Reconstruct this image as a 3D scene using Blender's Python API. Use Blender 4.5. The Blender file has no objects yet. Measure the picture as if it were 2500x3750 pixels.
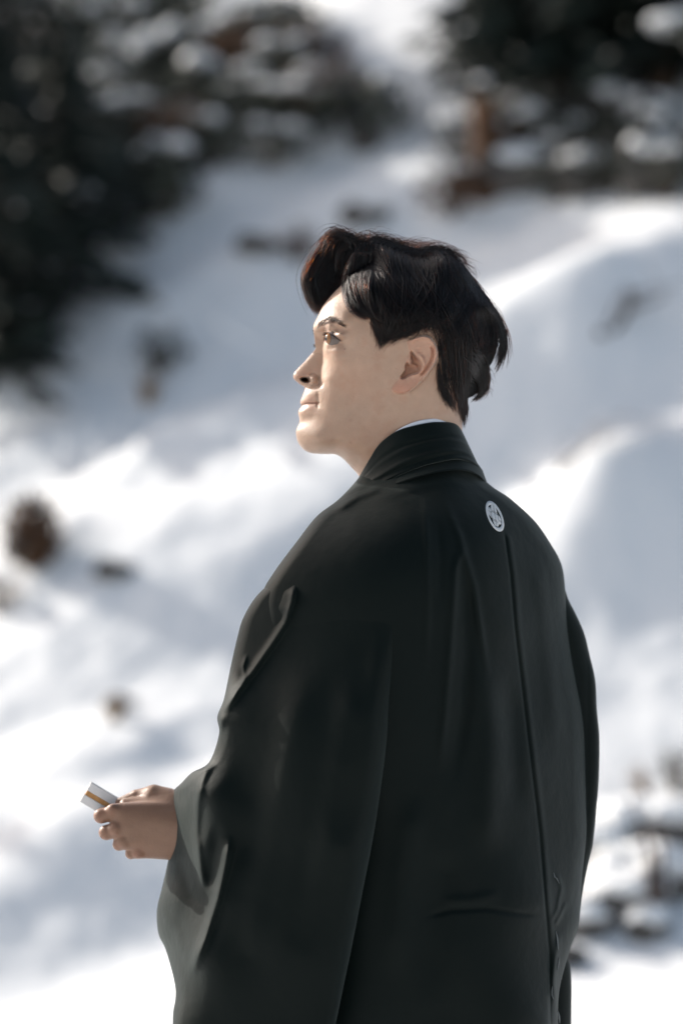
import bpy, math, random
import numpy as np
from mathutils import Vector, Matrix, noise as mnoise

random.seed(7)
RNG = np.random.default_rng(7)
SC = bpy.context.scene
COL = SC.collection

# ------------------------------------------------------------------ camera, world, sun, exposure
CAM_D, CAM_Z = 2.8, 1.42                       # metres from the man, height of the lens
S = 3750.0 / (CAM_D * 36.0 / 85.0)             # photo pixels per metre at the man's distance
cam = bpy.data.cameras.new('camera')
camo = bpy.data.objects.new('camera', cam); COL.objects.link(camo)
camo.location = (0, -CAM_D, CAM_Z); camo.rotation_euler = (math.pi / 2, 0, 0)
cam.sensor_fit = 'VERTICAL'; cam.sensor_height = 36.0; cam.sensor_width = 24.0; cam.lens = 85.0
cam.clip_start = 0.05; cam.clip_end = 400.0
cam.dof.use_dof = True; cam.dof.focus_distance = CAM_D - 0.12; cam.dof.aperture_fstop = 2.2
SC.camera = camo

SUN_DIR = Vector((-0.70, 0.48, 0.45)).normalized()      # towards the sun
elev = math.asin(SUN_DIR.z); azim = math.atan2(SUN_DIR.x, SUN_DIR.y)
world = bpy.data.worlds.new('World'); SC.world = world; world.use_nodes = True
wn = world.node_tree.nodes; wl = world.node_tree.links
bg = wn['Background']; sky = wn.new('ShaderNodeTexSky'); sky.sky_type = 'NISHITA'; sky.sun_disc = False
sky.sun_elevation = elev; sky.sun_rotation = azim; sky.altitude = 300.0; sky.air_density = 0.8; sky.dust_density = 5.0; sky.ozone_density = 0.2
hs = wn.new('ShaderNodeHueSaturation'); hs.inputs['Saturation'].default_value = 0.80; hs.inputs['Hue'].default_value = 0.488
wl.new(sky.outputs[0], hs.inputs['Color']); wl.new(hs.outputs[0], bg.inputs[0]); bg.inputs[1].default_value = 0.15
sun = bpy.data.lights.new('sun', 'SUN'); sun.energy = 4.1; sun.angle = math.radians(0.6); sun.color = (1.0, 0.945, 0.865)
suno = bpy.data.objects.new('sun', sun); COL.objects.link(suno)
suno.rotation_euler = (-SUN_DIR).to_track_quat('-Z', 'Y').to_euler()
SC.view_settings.view_transform = 'Standard'; SC.view_settings.look = 'None'
SC.view_settings.gamma = 1.0; SC.view_settings.use_curve_mapping = False
SC.view_settings.exposure = 0.45
SC.render.engine = 'CYCLES'
SC.cycles.use_denoising = True
SC.cycles.max_bounces = 8; SC.cycles.diffuse_bounces = 4; SC.cycles.transparent_max_bounces = 8

# ------------------------------------------------------------------ helpers
def W(u, v, d):
    """photo point (u,v) at d (pixel units, + = farther than the man) -> world"""
    u = np.asarray(u, float); v = np.asarray(v, float); d = np.asarray(d, float)
    y = d / S; f = (CAM_D + y) / CAM_D
    return np.stack(np.broadcast_arrays((u - 1250) / S * f, y, CAM_Z - (v - 1875) / S * f), -1)

def mesh_obj(name, verts, faces, mat, parent=None, smooth=True):
    me = bpy.data.meshes.new(name)
    v = np.asarray(verts, np.float32); me.vertices.add(len(v)); me.vertices.foreach_set('co', v.ravel())
    if isinstance(faces, np.ndarray):
        n, k = faces.shape
        me.loops.add(n * k); me.loops.foreach_set('vertex_index', faces.astype(np.int32).ravel())
        me.polygons.add(n); me.polygons.foreach_set('loop_start', np.arange(0, n * k, k, dtype=np.int32))
        me.polygons.foreach_set('loop_total', np.full(n, k, np.int32))
    else:
        me.clear_geometry(); me.from_pydata([tuple(p) for p in v], [], faces)
    me.update(calc_edges=True); me.validate()
    if smooth: me.polygons.foreach_set('use_smooth', np.ones(len(me.polygons), bool))
    if mat is not None: me.materials.append(mat)
    o = bpy.data.objects.new(name, me); COL.objects.link(o)
    if parent is not None: o.parent = parent
    return o

def tag(o, label=None, cat=None, group=None, kind=None):
    if label: o['label'] = label
    if cat: o['category'] = cat
    if group: o['group'] = group
    if kind: o['kind'] = kind
    return o

def grid_faces(nr, nc, wrap=False):
    r = np.arange(nr - 1)[:, None]; c = np.arange(nc if wrap else nc - 1)[None]
    c2 = (c + 1) % nc
    return np.stack([r * nc + c, r * nc + c2, (r + 1) * nc + c2, (r + 1) * nc + c], -1).reshape(-1, 4)

def smoothstep(a, b, x):
    t = np.clip((x - a) / (b - a), 0, 1); return t * t * (3 - 2 * t)

def catmull(pts, n, closed=False):
    P = np.asarray(pts, float); m = len(P); out = []
    segs = m if closed else m - 1
    for i in range(segs):
        if closed: p0, p1, p2, p3 = P[i - 1], P[i], P[(i + 1) % m], P[(i + 2) % m]
        else:
            p1, p2 = P[i], P[i + 1]; p0 = P[i - 1] if i > 0 else 2 * p1 - p2; p3 = P[i + 2] if i + 2 < m else 2 * p2 - p1
        t = np.linspace(0, 1, n, endpoint=False)[:, None]
        out.append(0.5 * ((2 * p1) + (-p0 + p2) * t + (2 * p0 - 5 * p1 + 4 * p2 - p3) * t ** 2 + (-p0 + 3 * p1 - 3 * p2 + p3) * t ** 3))
    if not closed: out.append(P[-1:])
    return np.concatenate(out)

def pl_dist(u, v, poly):
    """distance to polyline and the running fraction along it"""
    P = np.asarray(poly, float); best = np.full(u.shape, 1e9); fr = np.zeros(u.shape); n = len(P) - 1
    for i in range(n):
        a, b = P[i], P[i + 1]; ab = b - a; L = ab @ ab + 1e-9
        t = np.clip(((u - a[0]) * ab[0] + (v - a[1]) * ab[1]) / L, 0, 1)
        d = np.hypot(u - a[0] - t * ab[0], v - a[1] - t * ab[1])
        m = d < best; best = np.where(m, d, best); fr = np.where(m, (i + t) / n, fr)
    return best, fr

def ridge(u, v, poly, w, amp, fade=0.15):
    lo = np.min(poly, 0) - 4 * w; hi = np.max(poly, 0) + 4 * w
    out = np.zeros(u.shape); m = (u > lo[0]) & (u < hi[0]) & (v > lo[1]) & (v < hi[1])
    if m.any():
        d, f = pl_dist(u[m], v[m], poly)
        g = np.exp(-(d / w) ** 2)
        if fade: g = g * smoothstep(0, fade, f) * smoothstep(0, fade, 1 - f)
        out[m] = amp * g
    return out

def in_poly(u, v, poly):
    P = np.asarray(poly, float); c = np.zeros(u.shape, bool)
    for i in range(len(P)):
        (x1, y1), (x2, y2) = P[i - 1], P[i]
        if y1 == y2: continue
        c ^= ((y1 > v) != (y2 > v)) & (u < (x2 - x1) * (v - y1) / (y2 - y1) + x1)
    return c

def blur(a, s):
    r = int(3 * s + 1); k = np.exp(-0.5 * (np.arange(-r, r + 1) / s) ** 2); k /= k.sum()
    for ax in (0, 1):
        p = np.pad(a, [(r, r) if i == ax else (0, 0) for i in (0, 1)], mode='edge')
        a = sum(k[i] * (p[i:i + a.shape[0]] if ax == 0 else p[:, i:i + a.shape[1]]) for i in range(2 * r + 1))
    return a

def tps(pts, lam=0.0):
    P = np.asarray(pts, float); X = P[:, :2] / 1000.0; y = P[:, 2]; n = len(P)
    def U(r2): return 0.5 * r2 * np.log(np.maximum(r2, 1e-12))
    K = U(((X[:, None] - X[None]) ** 2).sum(-1)) + lam * np.eye(n)
    Q = np.c_[np.ones(n), X]; A = np.block([[K, Q], [Q.T, np.zeros((3, 3))]])
    w = np.linalg.solve(A, np.r_[y, 0, 0, 0])
    def f(u, v):
        u = np.asarray(u, float) / 1000.0; v = np.asarray(v, float) / 1000.0
        r = w[n] + w[n + 1] * u + w[n + 2] * v
        for i in range(n): r = r + w[i] * U((u - X[i, 0]) ** 2 + (v - X[i, 1]) ** 2)
        return r
    return f

def surface_nets(F, origin, step):
    """F>0 outside; returns verts (grid coordinates -> world of the caller) and quads"""
    ins = F < 0
    nx, ny, nz = F.shape
    c = [ins[i:nx - 1 + i, j:ny - 1 + j, k:nz - 1 + k] for i in (0, 1) for j in (0, 1) for k in (0, 1)]
    cnt = sum(x.astype(np.int8) for x in c); act = (cnt > 0) & (cnt < 8)
    idx = np.full(act.shape, -1, np.int64); cells = np.argwhere(act); idx[act] = np.arange(len(cells))
    acc = np.zeros((len(cells), 3)); num = np.zeros(len(cells))
    corners = [(i, j, k) for i in (0, 1) for j in (0, 1) for k in (0, 1)]
    for a in corners:
        for ax in range(3):
            if a[ax] == 0:
                b = list(a); b[ax] = 1
                fa = F[tuple((cells + a).T)]; fb = F[tuple((cells + b).T)]
                m = (fa < 0) != (fb < 0); t = np.where(m, fa / np.where(m, fa - fb, 1), 0)
                p = np.repeat(np.array(a, float)[None], len(cells), 0); p[:, ax] += t
                acc += np.where(m[:, None], p, 0); num += m
    V = (cells + acc / num[:, None]) * step + np.asarray(origin)
    quads = []
    for ax in range(3):
        o1, o2 = [(1, 2), (2, 0), (0, 1)][ax]
        sl0 = [slice(1, -1)] * 3; sl1 = [slice(1, -1)] * 3
        sl0[ax] = slice(0, -1); sl1[ax] = slice(1, None)
        A = ins[tuple(sl0)]; B = ins[tuple(sl1)]
        ch = np.argwhere(A != B)
        if not len(ch): continue
        base = ch.copy()
        for k in range(3):
            if k != ax: base[:, k] += 1
        e1 = np.zeros(3, int); e1[o1] = 1; e2 = np.zeros(3, int); e2[o2] = 1
        q = np.stack([idx[tuple((base - e1 - e2).T)], idx[tuple((base - e2).T)], idx[tuple(base.T)], idx[tuple((base - e1).T)]], -1)
        fl = A[tuple(ch.T)]
        q[~fl] = q[~fl][:, ::-1]
        quads.append(q)
    return V, np.concatenate(quads)

# ------------------------------------------------------------------ materials
def mat(name, color, rough=0.8, **kw):
    m = bpy.data.materials.new(name); m.use_nodes = True
    b = m.node_tree.nodes['Principled BSDF']
    b.inputs['Base Color'].default_value = (*color, 1); b.inputs['Roughness'].default_value = rough
    for k, x in kw.items(): b.inputs[k.replace('_', ' ')].default_value = x
    return m

def vary(m, c1, c2, scale, detail=4.0, lo=0.4, hi=0.6, coords='Object'):
    nt = m.node_tree; b = nt.nodes['Principled BSDF']
    tc = nt.nodes.new('ShaderNodeTexCoord'); n = nt.nodes.new('ShaderNodeTexNoise'); r = nt.nodes.new('ShaderNodeValToRGB')
    n.inputs['Scale'].default_value = scale; n.inputs['Detail'].default_value = detail
    r.color_ramp.elements[0].position = lo; r.color_ramp.elements[1].position = hi
    r.color_ramp.elements[0].color = (*c1, 1); r.color_ramp.elements[1].color = (*c2, 1)
    nt.links.new(tc.outputs[coords], n.inputs['Vector']); nt.links.new(n.outputs['Fac'], r.inputs['Fac'])
    nt.links.new(r.outputs['Color'], b.inputs['Base Color'])
    return m

def bump(m, scale, strength, dist, detail=3.0, coords='Object'):
    nt = m.node_tree; b = nt.nodes['Principled BSDF']
    tc = nt.nodes.new('ShaderNodeTexCoord'); n = nt.nodes.new('ShaderNodeTexNoise'); bp = nt.nodes.new('ShaderNodeBump')
    n.inputs['Scale'].default_value = scale; n.inputs['Detail'].default_value = detail
    bp.inputs['Strength'].default_value = strength; bp.inputs['Distance'].default_value = dist
    nt.links.new(tc.outputs[coords], n.inputs['Vector']); nt.links.new(n.outputs['Fac'], bp.inputs['Height'])
    nt.links.new(bp.outputs['Normal'], b.inputs['Normal'])
    return m

M_snow = bump(mat('snow', (0.76, 0.775, 0.785), 0.75, Specular_IOR_Level=0.25), 9.0, 0.5, 0.03, 5.0)
M_rock = bump(vary(mat('rock', (0.1, 0.09, 0.08), 0.9), (0.035, 0.033, 0.032), (0.11, 0.10, 0.09), 3.0), 12.0, 0.8, 0.03)
M_bark = bump(vary(mat('bark', (0.05, 0.03, 0.02), 0.95), (0.03, 0.02, 0.014), (0.10, 0.06, 0.035), 8.0), 30.0, 0.8, 0.02)
M_needle = vary(mat('needles', (0.02, 0.03, 0.022), 0.7), (0.006, 0.011, 0.009), (0.016, 0.027, 0.019), 3.0)
M_leaf = vary(mat('shrub_leaves', (0.03, 0.04, 0.03), 0.8), (0.018, 0.024, 0.018), (0.075, 0.085, 0.062), 5.0)
M_dry = vary(mat('dry_grass', (0.3, 0.2, 0.1), 0.9), (0.16, 0.085, 0.038), (0.36, 0.25, 0.14), 10.0)
M_rust = vary(mat('dead_leaves', (0.1, 0.05, 0.02), 0.9), (0.035, 0.018, 0.009), (0.13, 0.060, 0.025), 9.0)

M_cloth = mat('black_silk_wool', (0.0005, 0.0034, 0.0027), 0.6, Specular_IOR_Level=0.11, Sheen_Weight=0.11, Sheen_Roughness=0.46)
M_cloth.node_tree.nodes['Principled BSDF'].inputs['Sheen Tint'].default_value = (0.85, 1.0, 0.97, 1)
bump(M_cloth, 55.0, 0.22, 0.0035, 9.0)
M_white = mat('white_cotton', (0.75, 0.76, 0.80), 0.85, Sheen_Weight=0.1)
M_crest = mat('crest_white', (0.62, 0.63, 0.63), 0.9)
M_paper = bump(mat('fan_paper', (0.72, 0.71, 0.69), 0.8), 300.0, 0.1, 0.0005)
M_bamboo = vary(mat('fan_bamboo', (0.5, 0.25, 0.08), 0.55), (0.42, 0.20, 0.055), (0.58, 0.31, 0.11), 60.0)
M_lining = mat('sleeve_lining', (0.010, 0.012, 0.012), 0.85)

def skin_material():
    m = mat('skin', (0.62, 0.40, 0.28), 0.46, Specular_IOR_Level=0.5, Sheen_Weight=0.16, Sheen_Roughness=0.5)
    nt = m.node_tree; b = nt.nodes['Principled BSDF']
    at = nt.nodes.new('ShaderNodeAttribute'); at.attribute_name = 'tint'
    tc = nt.nodes.new('ShaderNodeTexCoord'); n = nt.nodes.new('ShaderNodeTexNoise'); n.inputs['Scale'].default_value = 90.0; n.inputs['Detail'].default_value = 6.0
    r = nt.nodes.new('ShaderNodeValToRGB'); r.color_ramp.elements[0].position = 0.3; r.color_ramp.elements[1].position = 0.7
    r.color_ramp.elements[0].color = (0.95, 0.935, 0.925, 1); r.color_ramp.elements[1].color = (1.03, 1.03, 1.03, 1)
    mx = nt.nodes.new('ShaderNodeMixRGB'); mx.blend_type = 'MULTIPLY'; mx.inputs[0].default_value = 1.0
    nt.links.new(tc.outputs['Object'], n.inputs['Vector']); nt.links.new(n.outputs['Fac'], r.inputs['Fac'])
    nt.links.new(at.outputs['Color'], mx.inputs[1]); nt.links.new(r.outputs['Color'], mx.inputs[2])
    nt.links.new(mx.outputs[0], b.inputs['Base Color'])
    n2 = nt.nodes.new('ShaderNodeTexNoise'); n2.inputs['Scale'].default_value = 330.0; n2.inputs['Detail'].default_value = 3.0
    bp = nt.nodes.new('ShaderNodeBump'); bp.inputs['Strength'].default_value = 0.4; bp.inputs['Distance'].default_value = 0.0008
    nt.links.new(tc.outputs['Object'], n2.inputs['Vector']); nt.links.new(n2.outputs['Fac'], bp.inputs['Height'])
    nt.links.new(bp.outputs['Normal'], b.inputs['Normal'])
    b.inputs['Subsurface Weight'].default_value = 0.22; b.inputs['Subsurface Radius'].default_value = (1.0, 0.35, 0.2)
    b.inputs['Subsurface Scale'].default_value = 0.0016
    return m
M_skin = skin_material()
SKIN = np.array([0.425, 0.278, 0.192])

def hair_material():
    m = bpy.data.materials.new('black_hair'); m.use_nodes = True; nt = m.node_tree; nt.nodes.clear()
    out = nt.nodes.new('ShaderNodeOutputMaterial'); h = nt.nodes.new('ShaderNodeBsdfHairPrincipled')
    h.parametrization = 'MELANIN'
    for k, x in (('Melanin', 0.99), ('Melanin Redness', 0.45), ('Roughness', 0.34), ('Radial Roughness', 0.45), ('Random Color', 0.12), ('IOR', 1.38), ('Random Roughness', 0.1)):
        if k in h.inputs: h.inputs[k].default_value = x
    nt.links.new(h.outputs[0], out.inputs[0]); return m
M_hair = hair_material()
M_loose_glint = M_hair.copy(); M_loose_glint.name = 'loose_hair'  # brighter, glossier copy of the hair that stands for sun glints
_h = [n for n in M_loose_glint.node_tree.nodes if n.type == 'BSDF_HAIR_PRINCIPLED'][0]
for _k, _x in (('Melanin', 0.95), ('Melanin Redness', 0.4), ('Roughness', 0.17), ('IOR', 1.6)): _h.inputs[_k].default_value = _x
M_haircap = mat('hair_under', (0.009, 0.009, 0.009), 0.8, Specular_IOR_Level=0.15)

# ================================================================== SETTING: snowy hillside
def base_ground(x, y):
    t = np.maximum(0, y - 3.9); ramp = t * t / (t + 0.9)
    far = 1.0 - 0.6 * smoothstep(16, 60, y)
    side = smoothstep(3.0, 8.0, y)
    return 0.62 * ramp * far + 0.46 * x * side * 7.0 / (np.abs(x) + 7.0)

def ray_hit(px, py, fn):
    D = np.linspace(4.5, 60, 4000); x = (px - 1250) / S * D / CAM_D; z = CAM_Z - (py - 1875) / S * D / CAM_D; y = D - CAM_D
    g = fn(x, y); k = np.argmax(z < g)
    return np.array([x[k], y[k], g[k]])

def _hash_noise(x, y, seed):
    xi = np.floor(x).astype(np.int64); yi = np.floor(y).astype(np.int64); fx = x - xi; fy = y - yi
    fx = fx * fx * (3 - 2 * fx); fy = fy * fy * (3 - 2 * fy)
    def h(a, b):
        n = (a * 374761393 + b * 668265263 + seed * 982451653) & 0x7fffffff
        n = ((n ^ (n >> 13)) * 1274126177) & 0x7fffffff
        return ((n ^ (n >> 16)) & 0xffff) / 65535.0
    return (h(xi, yi) * (1 - fx) + h(xi + 1, yi) * fx) * (1 - fy) + (h(xi, yi + 1) * (1 - fx) + h(xi + 1, yi + 1) * fx) * fy

# drifts on the slope: (px, py of the middle in the photo, half length, half width [m], turn, height)
DRIFTS = []
def drift(a, b, wd, hh):
    p = ray_hit(*a, base_ground); q = ray_hit(*b, base_ground); d = q - p
    DRIFTS.append(((p[0] + q[0]) / 2, (p[1] + q[1]) / 2, 0.62 * math.hypot(d[0], d[1]), wd, math.atan2(d[1], d[0]), hh))
for _d in (((230,1880),(1050,1480),0.34,0.22), ((-100,2200),(520,2020),0.30,0.16), ((1950,1850),(2420,1600),0.30,0.18), ((60,3150),(420,2900),0.20,0.08), ((700,2520),(-50,2980),0.30,0.14), ((1750,1330),(2450,960),0.34,0.2)): drift(*_d)
def ground(x, y):
    x = np.asarray(x, float); y = np.asarray(y, float)
    z = base_ground(x, y); far = smoothstep(2.5, 6.0, y)
    ca, sa = math.cos(0.42), math.sin(0.42)
    p = x * ca + y * sa; q = -x * sa + y * ca            # ribs of drifted snow run along p
    z = z + far * (0.42 * (_hash_noise(p * 0.30 + 3.1, q * 0.95 + 1.7, 1) - 0.5) + 0.20 * (_hash_noise(p * 0.55, q * 2.0, 2) - 0.5) + 0.05 * (_hash_noise(x * 2.9, y * 3.3, 3) - 0.5) + 0.025 * (_hash_noise(x * 7.1, y * 7.3, 6) - 0.5))
    z = z + 0.05 * (_hash_noise(x * 0.9, y * 0.9, 4) - 0.5) + 0.012 * (_hash_noise(x * 6, y * 6, 5) - 0.5)
    for (cx, cy, L, wd, tn, hh) in DRIFTS:
        dx = x - cx; dy = y - cy; c, s = math.cos(tn), math.sin(tn)
        a = (dx * c + dy * s) / L; b = (-dx * s + dy * c) / wd
        z = z + hh * np.exp(-a * a - b * b)
    return z

def axis(lo, a, b, hi, n_in, n_out):
    t = np.linspace(0, 1, n_out) ** 2.2
    return np.concatenate([a - (a - lo) * t[::-1][:-1], np.linspace(a, b, n_in), b + (hi - b) * t[1:]])
gx = axis(-90, -6, 6, 90, 330, 50); gy = axis(-60, 2.5, 15, 130, 420, 50)
GX, GY = np.meshgrid(gx, gy)
o = mesh_obj('snow_slope', np.stack([GX, GY, ground(GX, GY)], -1).reshape(-1, 3), grid_faces(len(gy), len(gx)), M_snow)
tag(o, kind='structure')
#BACKGROUND-BEGIN
# ------------------------------------------------------------------ builders for what grows and lies on the slope
GH = lambda x, y: float(ground(np.array([x]), np.array([y]))[0])
def gp(px, py):
    p = ray_hit(px, py, ground); return Vector(p)
class MB:
    def __init__(s): s.v = []; s.f = []
    def quad(s, c, a, b):
        k = len(s.v); s.v += [c - a - b, c + a - b, c + a + b, c - a + b]; s.f.append((k, k + 1, k + 2, k + 3))
    def leaf(s, c, a, b, cup=0.25):
        k = len(s.v); n = a.cross(b).normalized() * a.length * cup
        s.v += [c - a, c - b * 0.9 + n * 0.5, c + a, c + b * 0.9 + n * 0.5]; s.f.append((k, k + 1, k + 2, k + 3))
    def tube(s, pts, rs, n=6):
        k0 = len(s.v)
        for i, (p, r) in enumerate(zip(pts, rs)):
            t = (pts[min(i + 1, len(pts) - 1)] - pts[max(i - 1, 0)]).normalized(); a = t.orthogonal().normalized(); b = t.cross(a)
            for q in range(n): an = 2 * math.pi * q / n; s.v.append(p + (a * math.cos(an) + b * math.sin(an)) * r)
        for i in range(len(pts) - 1):
            for q in range(n): s.f.append((k0 + i * n + q, k0 + i * n + (q + 1) % n, k0 + (i + 1) * n + (q + 1) % n, k0 + (i + 1) * n + q))
        s.f.append(tuple(k0 + (len(pts) - 1) * n + q for q in range(n)))
    def blob(s, c, rx, ry, rz, seed, n=10, m=7, rough=0.25, flat=0.0):
        k0 = len(s.v); o = Vector((seed * 7.31, seed * 3.17, seed * 1.7))
        for i in range(m + 1):
            th = math.pi * i / m
            for q in range(n):
                ph = 2 * math.pi * q / n; d = Vector((math.sin(th) * math.cos(ph), math.sin(th) * math.sin(ph), math.cos(th)))
                r = 1 + rough * mnoise.noise(d * 1.3 + o) * 1.6 + rough * 0.5 * mnoise.noise(d * 3.1 + o)
                z = d.z * rz * r
                if flat and z < 0: z *= flat
                s.v.append(c + Vector((d.x * rx * r, d.y * ry * r, z)))
        for i in range(m):
            for q in range(n): s.f.append((k0 + i * n + q, k0 + (i + 1) * n + q, k0 + (i + 1) * n + (q + 1) % n, k0 + i * n + (q + 1) % n))
    def build(s, name, m, parent, smooth=False): return mesh_obj(name, np.array([tuple(p) for p in s.v]), s.f, m, parent, smooth)
def pads(name, items, m, parent):
    for a in items:
        b = MB(); b.blob(*a); b.build(name, m, parent, True)
def root_at(name, p, label, cat, group=None):
    o = bpy.data.objects.new(name, None); COL.objects.link(o); o.location = p; tag(o, label, cat, group); return o
def rv(r, s=1.0): return Vector((r.gauss(0, s), r.gauss(0, s), r.gauss(0, s)))

def conifer(p, h, w, seed, label, group=None, snow=0.25, name='conifer_tree', leafn=1.0):
    r = random.Random(seed); root = root_at(name, p, label, 'tree', group)
    t = MB(); t.tube([Vector((0, 0, -0.15)), Vector((0, 0, h * 0.4)), Vector((0, 0, h * 0.97))], [h * 0.028, h * 0.02, h * 0.004], 7); t.build('trunk', M_bark, root, True)
    c = MB(); s = []; lv = int(11 + h * 2.2)
    for i in range(lv):
        z = h * (0.06 + 0.9 * i / lv); ln = w * (1 - (i / lv)) ** 0.8 * r.uniform(0.8, 1.15) + 0.03 * h
        nb = r.randint(6, 8)
        for b in range(nb):
            an = 2 * math.pi * (b + r.random() * 0.8) / nb; d = Vector((math.cos(an), math.sin(an), 0)); tip = ln * r.uniform(0.7, 1.1)
            droop = r.uniform(0.15, 0.4); steps = max(4, int(tip / (0.05 * h) * leafn))
            for k in range(steps):
                q = (k + 1) / steps; pos = d * tip * q + Vector((0, 0, z - droop * tip * q * q + 0.1 * tip * q))
                for j in range(3):
                    side = Vector((-d.y, d.x, 0)) * r.uniform(-1, 1); a = (d * 0.7 + side * 0.8 + Vector((0, 0, r.uniform(-0.5, 0.15)))).normalized() * h * 0.040 * r.uniform(0.7, 1.3)
                    c.leaf(pos + rv(r, 0.012 * h), a, a.orthogonal().normalized() * h * 0.017)
            if r.random() < snow: s.append((d * tip * 0.7 + Vector((0, 0, z - droop * tip * 0.45 + 0.02 * h)), tip * 0.22, tip * 0.16, 0.022 * h, seed + i * 9 + b, 7, 5))
    c.build('crown', M_needle, root)
    pads('snow_load', s, M_snow, root)
    return root

def shrub(p, h, w, seed, label, group=None, snow=3, m=None, name='shrub', n=260):
    r = random.Random(seed); root = root_at(name, p, label, 'shrub', group)
    st = MB(); lf = MB(); sn = []
    for i in range(9):
        an = r.uniform(0, 6.28); d = Vector((math.cos(an), math.sin(an), 0)); e = d * w * r.uniform(0.3, 0.9) + Vector((0, 0, h * r.uniform(0.5, 1.0)))
        st.tube([Vector((0, 0, -0.08)), e * 0.5 + rv(r, 0.03 * h), e], [0.012 * h + 0.004, 0.009 * h + 0.003, 0.002], 5)
    for i in range(n):
        u = rv(r, 1).normalized() * (r.random() ** 0.4); c = Vector((u.x * w, u.y * w, h * (0.45 + 0.5 * u.z)))
        a = rv(r, 1).normalized() * h * 0.10 * r.uniform(0.6, 1.3); lf.leaf(c, a, a.orthogonal().normalized() * h * 0.045)
    for i in range(snow):
        an = r.uniform(0, 6.28); q = r.uniform(0, 0.75) * w
        sn.append((Vector((math.cos(an) * q, math.sin(an) * q, h * r.uniform(0.75, 1.0) * (1 - 0.3 * q / w))), w * r.uniform(0.22, 0.42), w * r.uniform(0.2, 0.36), h * r.uniform(0.08, 0.16), seed * 5 + i, 9, 6, 0.3, 0.5))
    st.build('stems', M_bark, root, True); lf.build('leaves', m or M_leaf, root)
    pads('snow_load', sn, M_snow, root)
    return root

def rock(p, sx, sy, sz, seed, label, group=None, snow=True, m=None, cap=0.85):
    root = root_at('rock', p, label, 'rock', group); b = MB(); b.blob(Vector((0, 0, sz * 0.25)), sx, sy, sz, seed, 22, 14, 0.34)
    for k in range(len(b.v)):
        q = b.v[k]; b.v[k] = q + Vector((1, 1, 1)) * 0.0 + Vector((mnoise.noise(q * (4 / sx)), mnoise.noise(q * (4 / sx) + Vector((9, 0, 0))), mnoise.noise(q * (4 / sx) + Vector((0, 9, 0))))) * sx * 0.10
    b.build('stone', m or M_rock, root, False)
    if snow:
        s = MB(); s.blob(Vector((sx * 0.05, sy * 0.05, sz * 0.85)), sx * cap, sy * cap, sz * 0.62 * cap, seed + 50, 18, 10, 0.3, 0.55)
        s.build('snow_cap', M_snow, root, True)
    return root

def dry_clump(p, h, w, seed, label, group=None, n=70, m=None, lean=(0, 0)):
    r = random.Random(seed); root = root_at('dry_grass_clump', p, label, 'dry grass', group); b = MB()
    for i in range(n):
        an = r.uniform(0, 6.28); d = Vector((math.cos(an), math.sin(an), 0)); L = h * r.uniform(0.5, 1.1); sp = w * r.uniform(0.1, 1)
        p0 = d * sp * 0.3 + Vector((0, 0, -0.04)); p1 = d * sp * 0.6 + Vector((lean[0] * 0.4, lean[1] * 0.4, L * 0.65)); p2 = d * sp * 1.1 + Vector((lean[0], lean[1], L * r.uniform(0.75, 1.0)))
        b.tube([p0, p1, p2], [0.006, 0.005, 0.0015], 4)
    b.build('blades', m or M_dry, root, True); return root

def stump(p, h, rad, seed, label, tilt=(0, 0)):
    r = random.Random(seed); root = root_at('tree_stump', p, label, 'stump'); b = MB(); n = 14; rows = 9
    for i in range(rows):
        q = i / (rows - 1)
        for k in range(n):
            an = 2 * math.pi * k / n; rr = rad * (1.35 - 0.55 * q ** 0.6) * (1 + 0.22 * mnoise.noise(Vector((math.cos(an) * 1.5, math.sin(an) * 1.5, q * 2 + seed))))
            top = h * (q if i < rows - 1 else q + 0.22 * mnoise.noise(Vector((math.cos(an) * 2, math.sin(an) * 2, seed * 2.0))))
            b.v.append(Vector((math.cos(an) * rr + tilt[0] * q, math.sin(an) * rr + tilt[1] * q, top - 0.1)))
    for i in range(rows - 1):
        for k in range(n): b.f.append((i * n + k, i * n + (k + 1) % n, (i + 1) * n + (k + 1) % n, (i + 1) * n + k))
    b.f.append(tuple((rows - 1) * n + k for k in range(n)))
    b.build('bark', M_rust, root, True)
    s = MB(); s.blob(Vector((tilt[0], tilt[1], h * 0.98)), rad * 0.62, rad * 0.6, rad * 0.3, seed + 3, 9, 6, 0.3, 0.5); s.build('snow_cap', M_snow, root, True)
    return root

def fallen_branch(p, q, rad, seed, label):
    r = random.Random(seed); root = root_at('fallen_branch', p, label, 'branch'); d = q - p; b = MB()
    pts = [d * t + Vector((0, 0, 0.05 + 0.04 * math.sin(t * 5 + seed))) + rv(r, 0.012) for t in (0, .2, .4, .6, .8, 1)]
    b.tube(pts, [rad, rad * .9, rad * .8, rad * .6, rad * .45, rad * .2], 7)
    for i in range(6):
        t = r.uniform(0.2, 0.9); c = d * t + Vector((0, 0, 0.06)); b.tube([c, c + d.normalized() * 0.12 + rv(r, 0.07), c + d.normalized() * 0.24 + rv(r, 0.1)], [rad * .3, rad * .22, rad * .08], 5)
    b.build('wood', M_bark, root, True); return root

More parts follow.
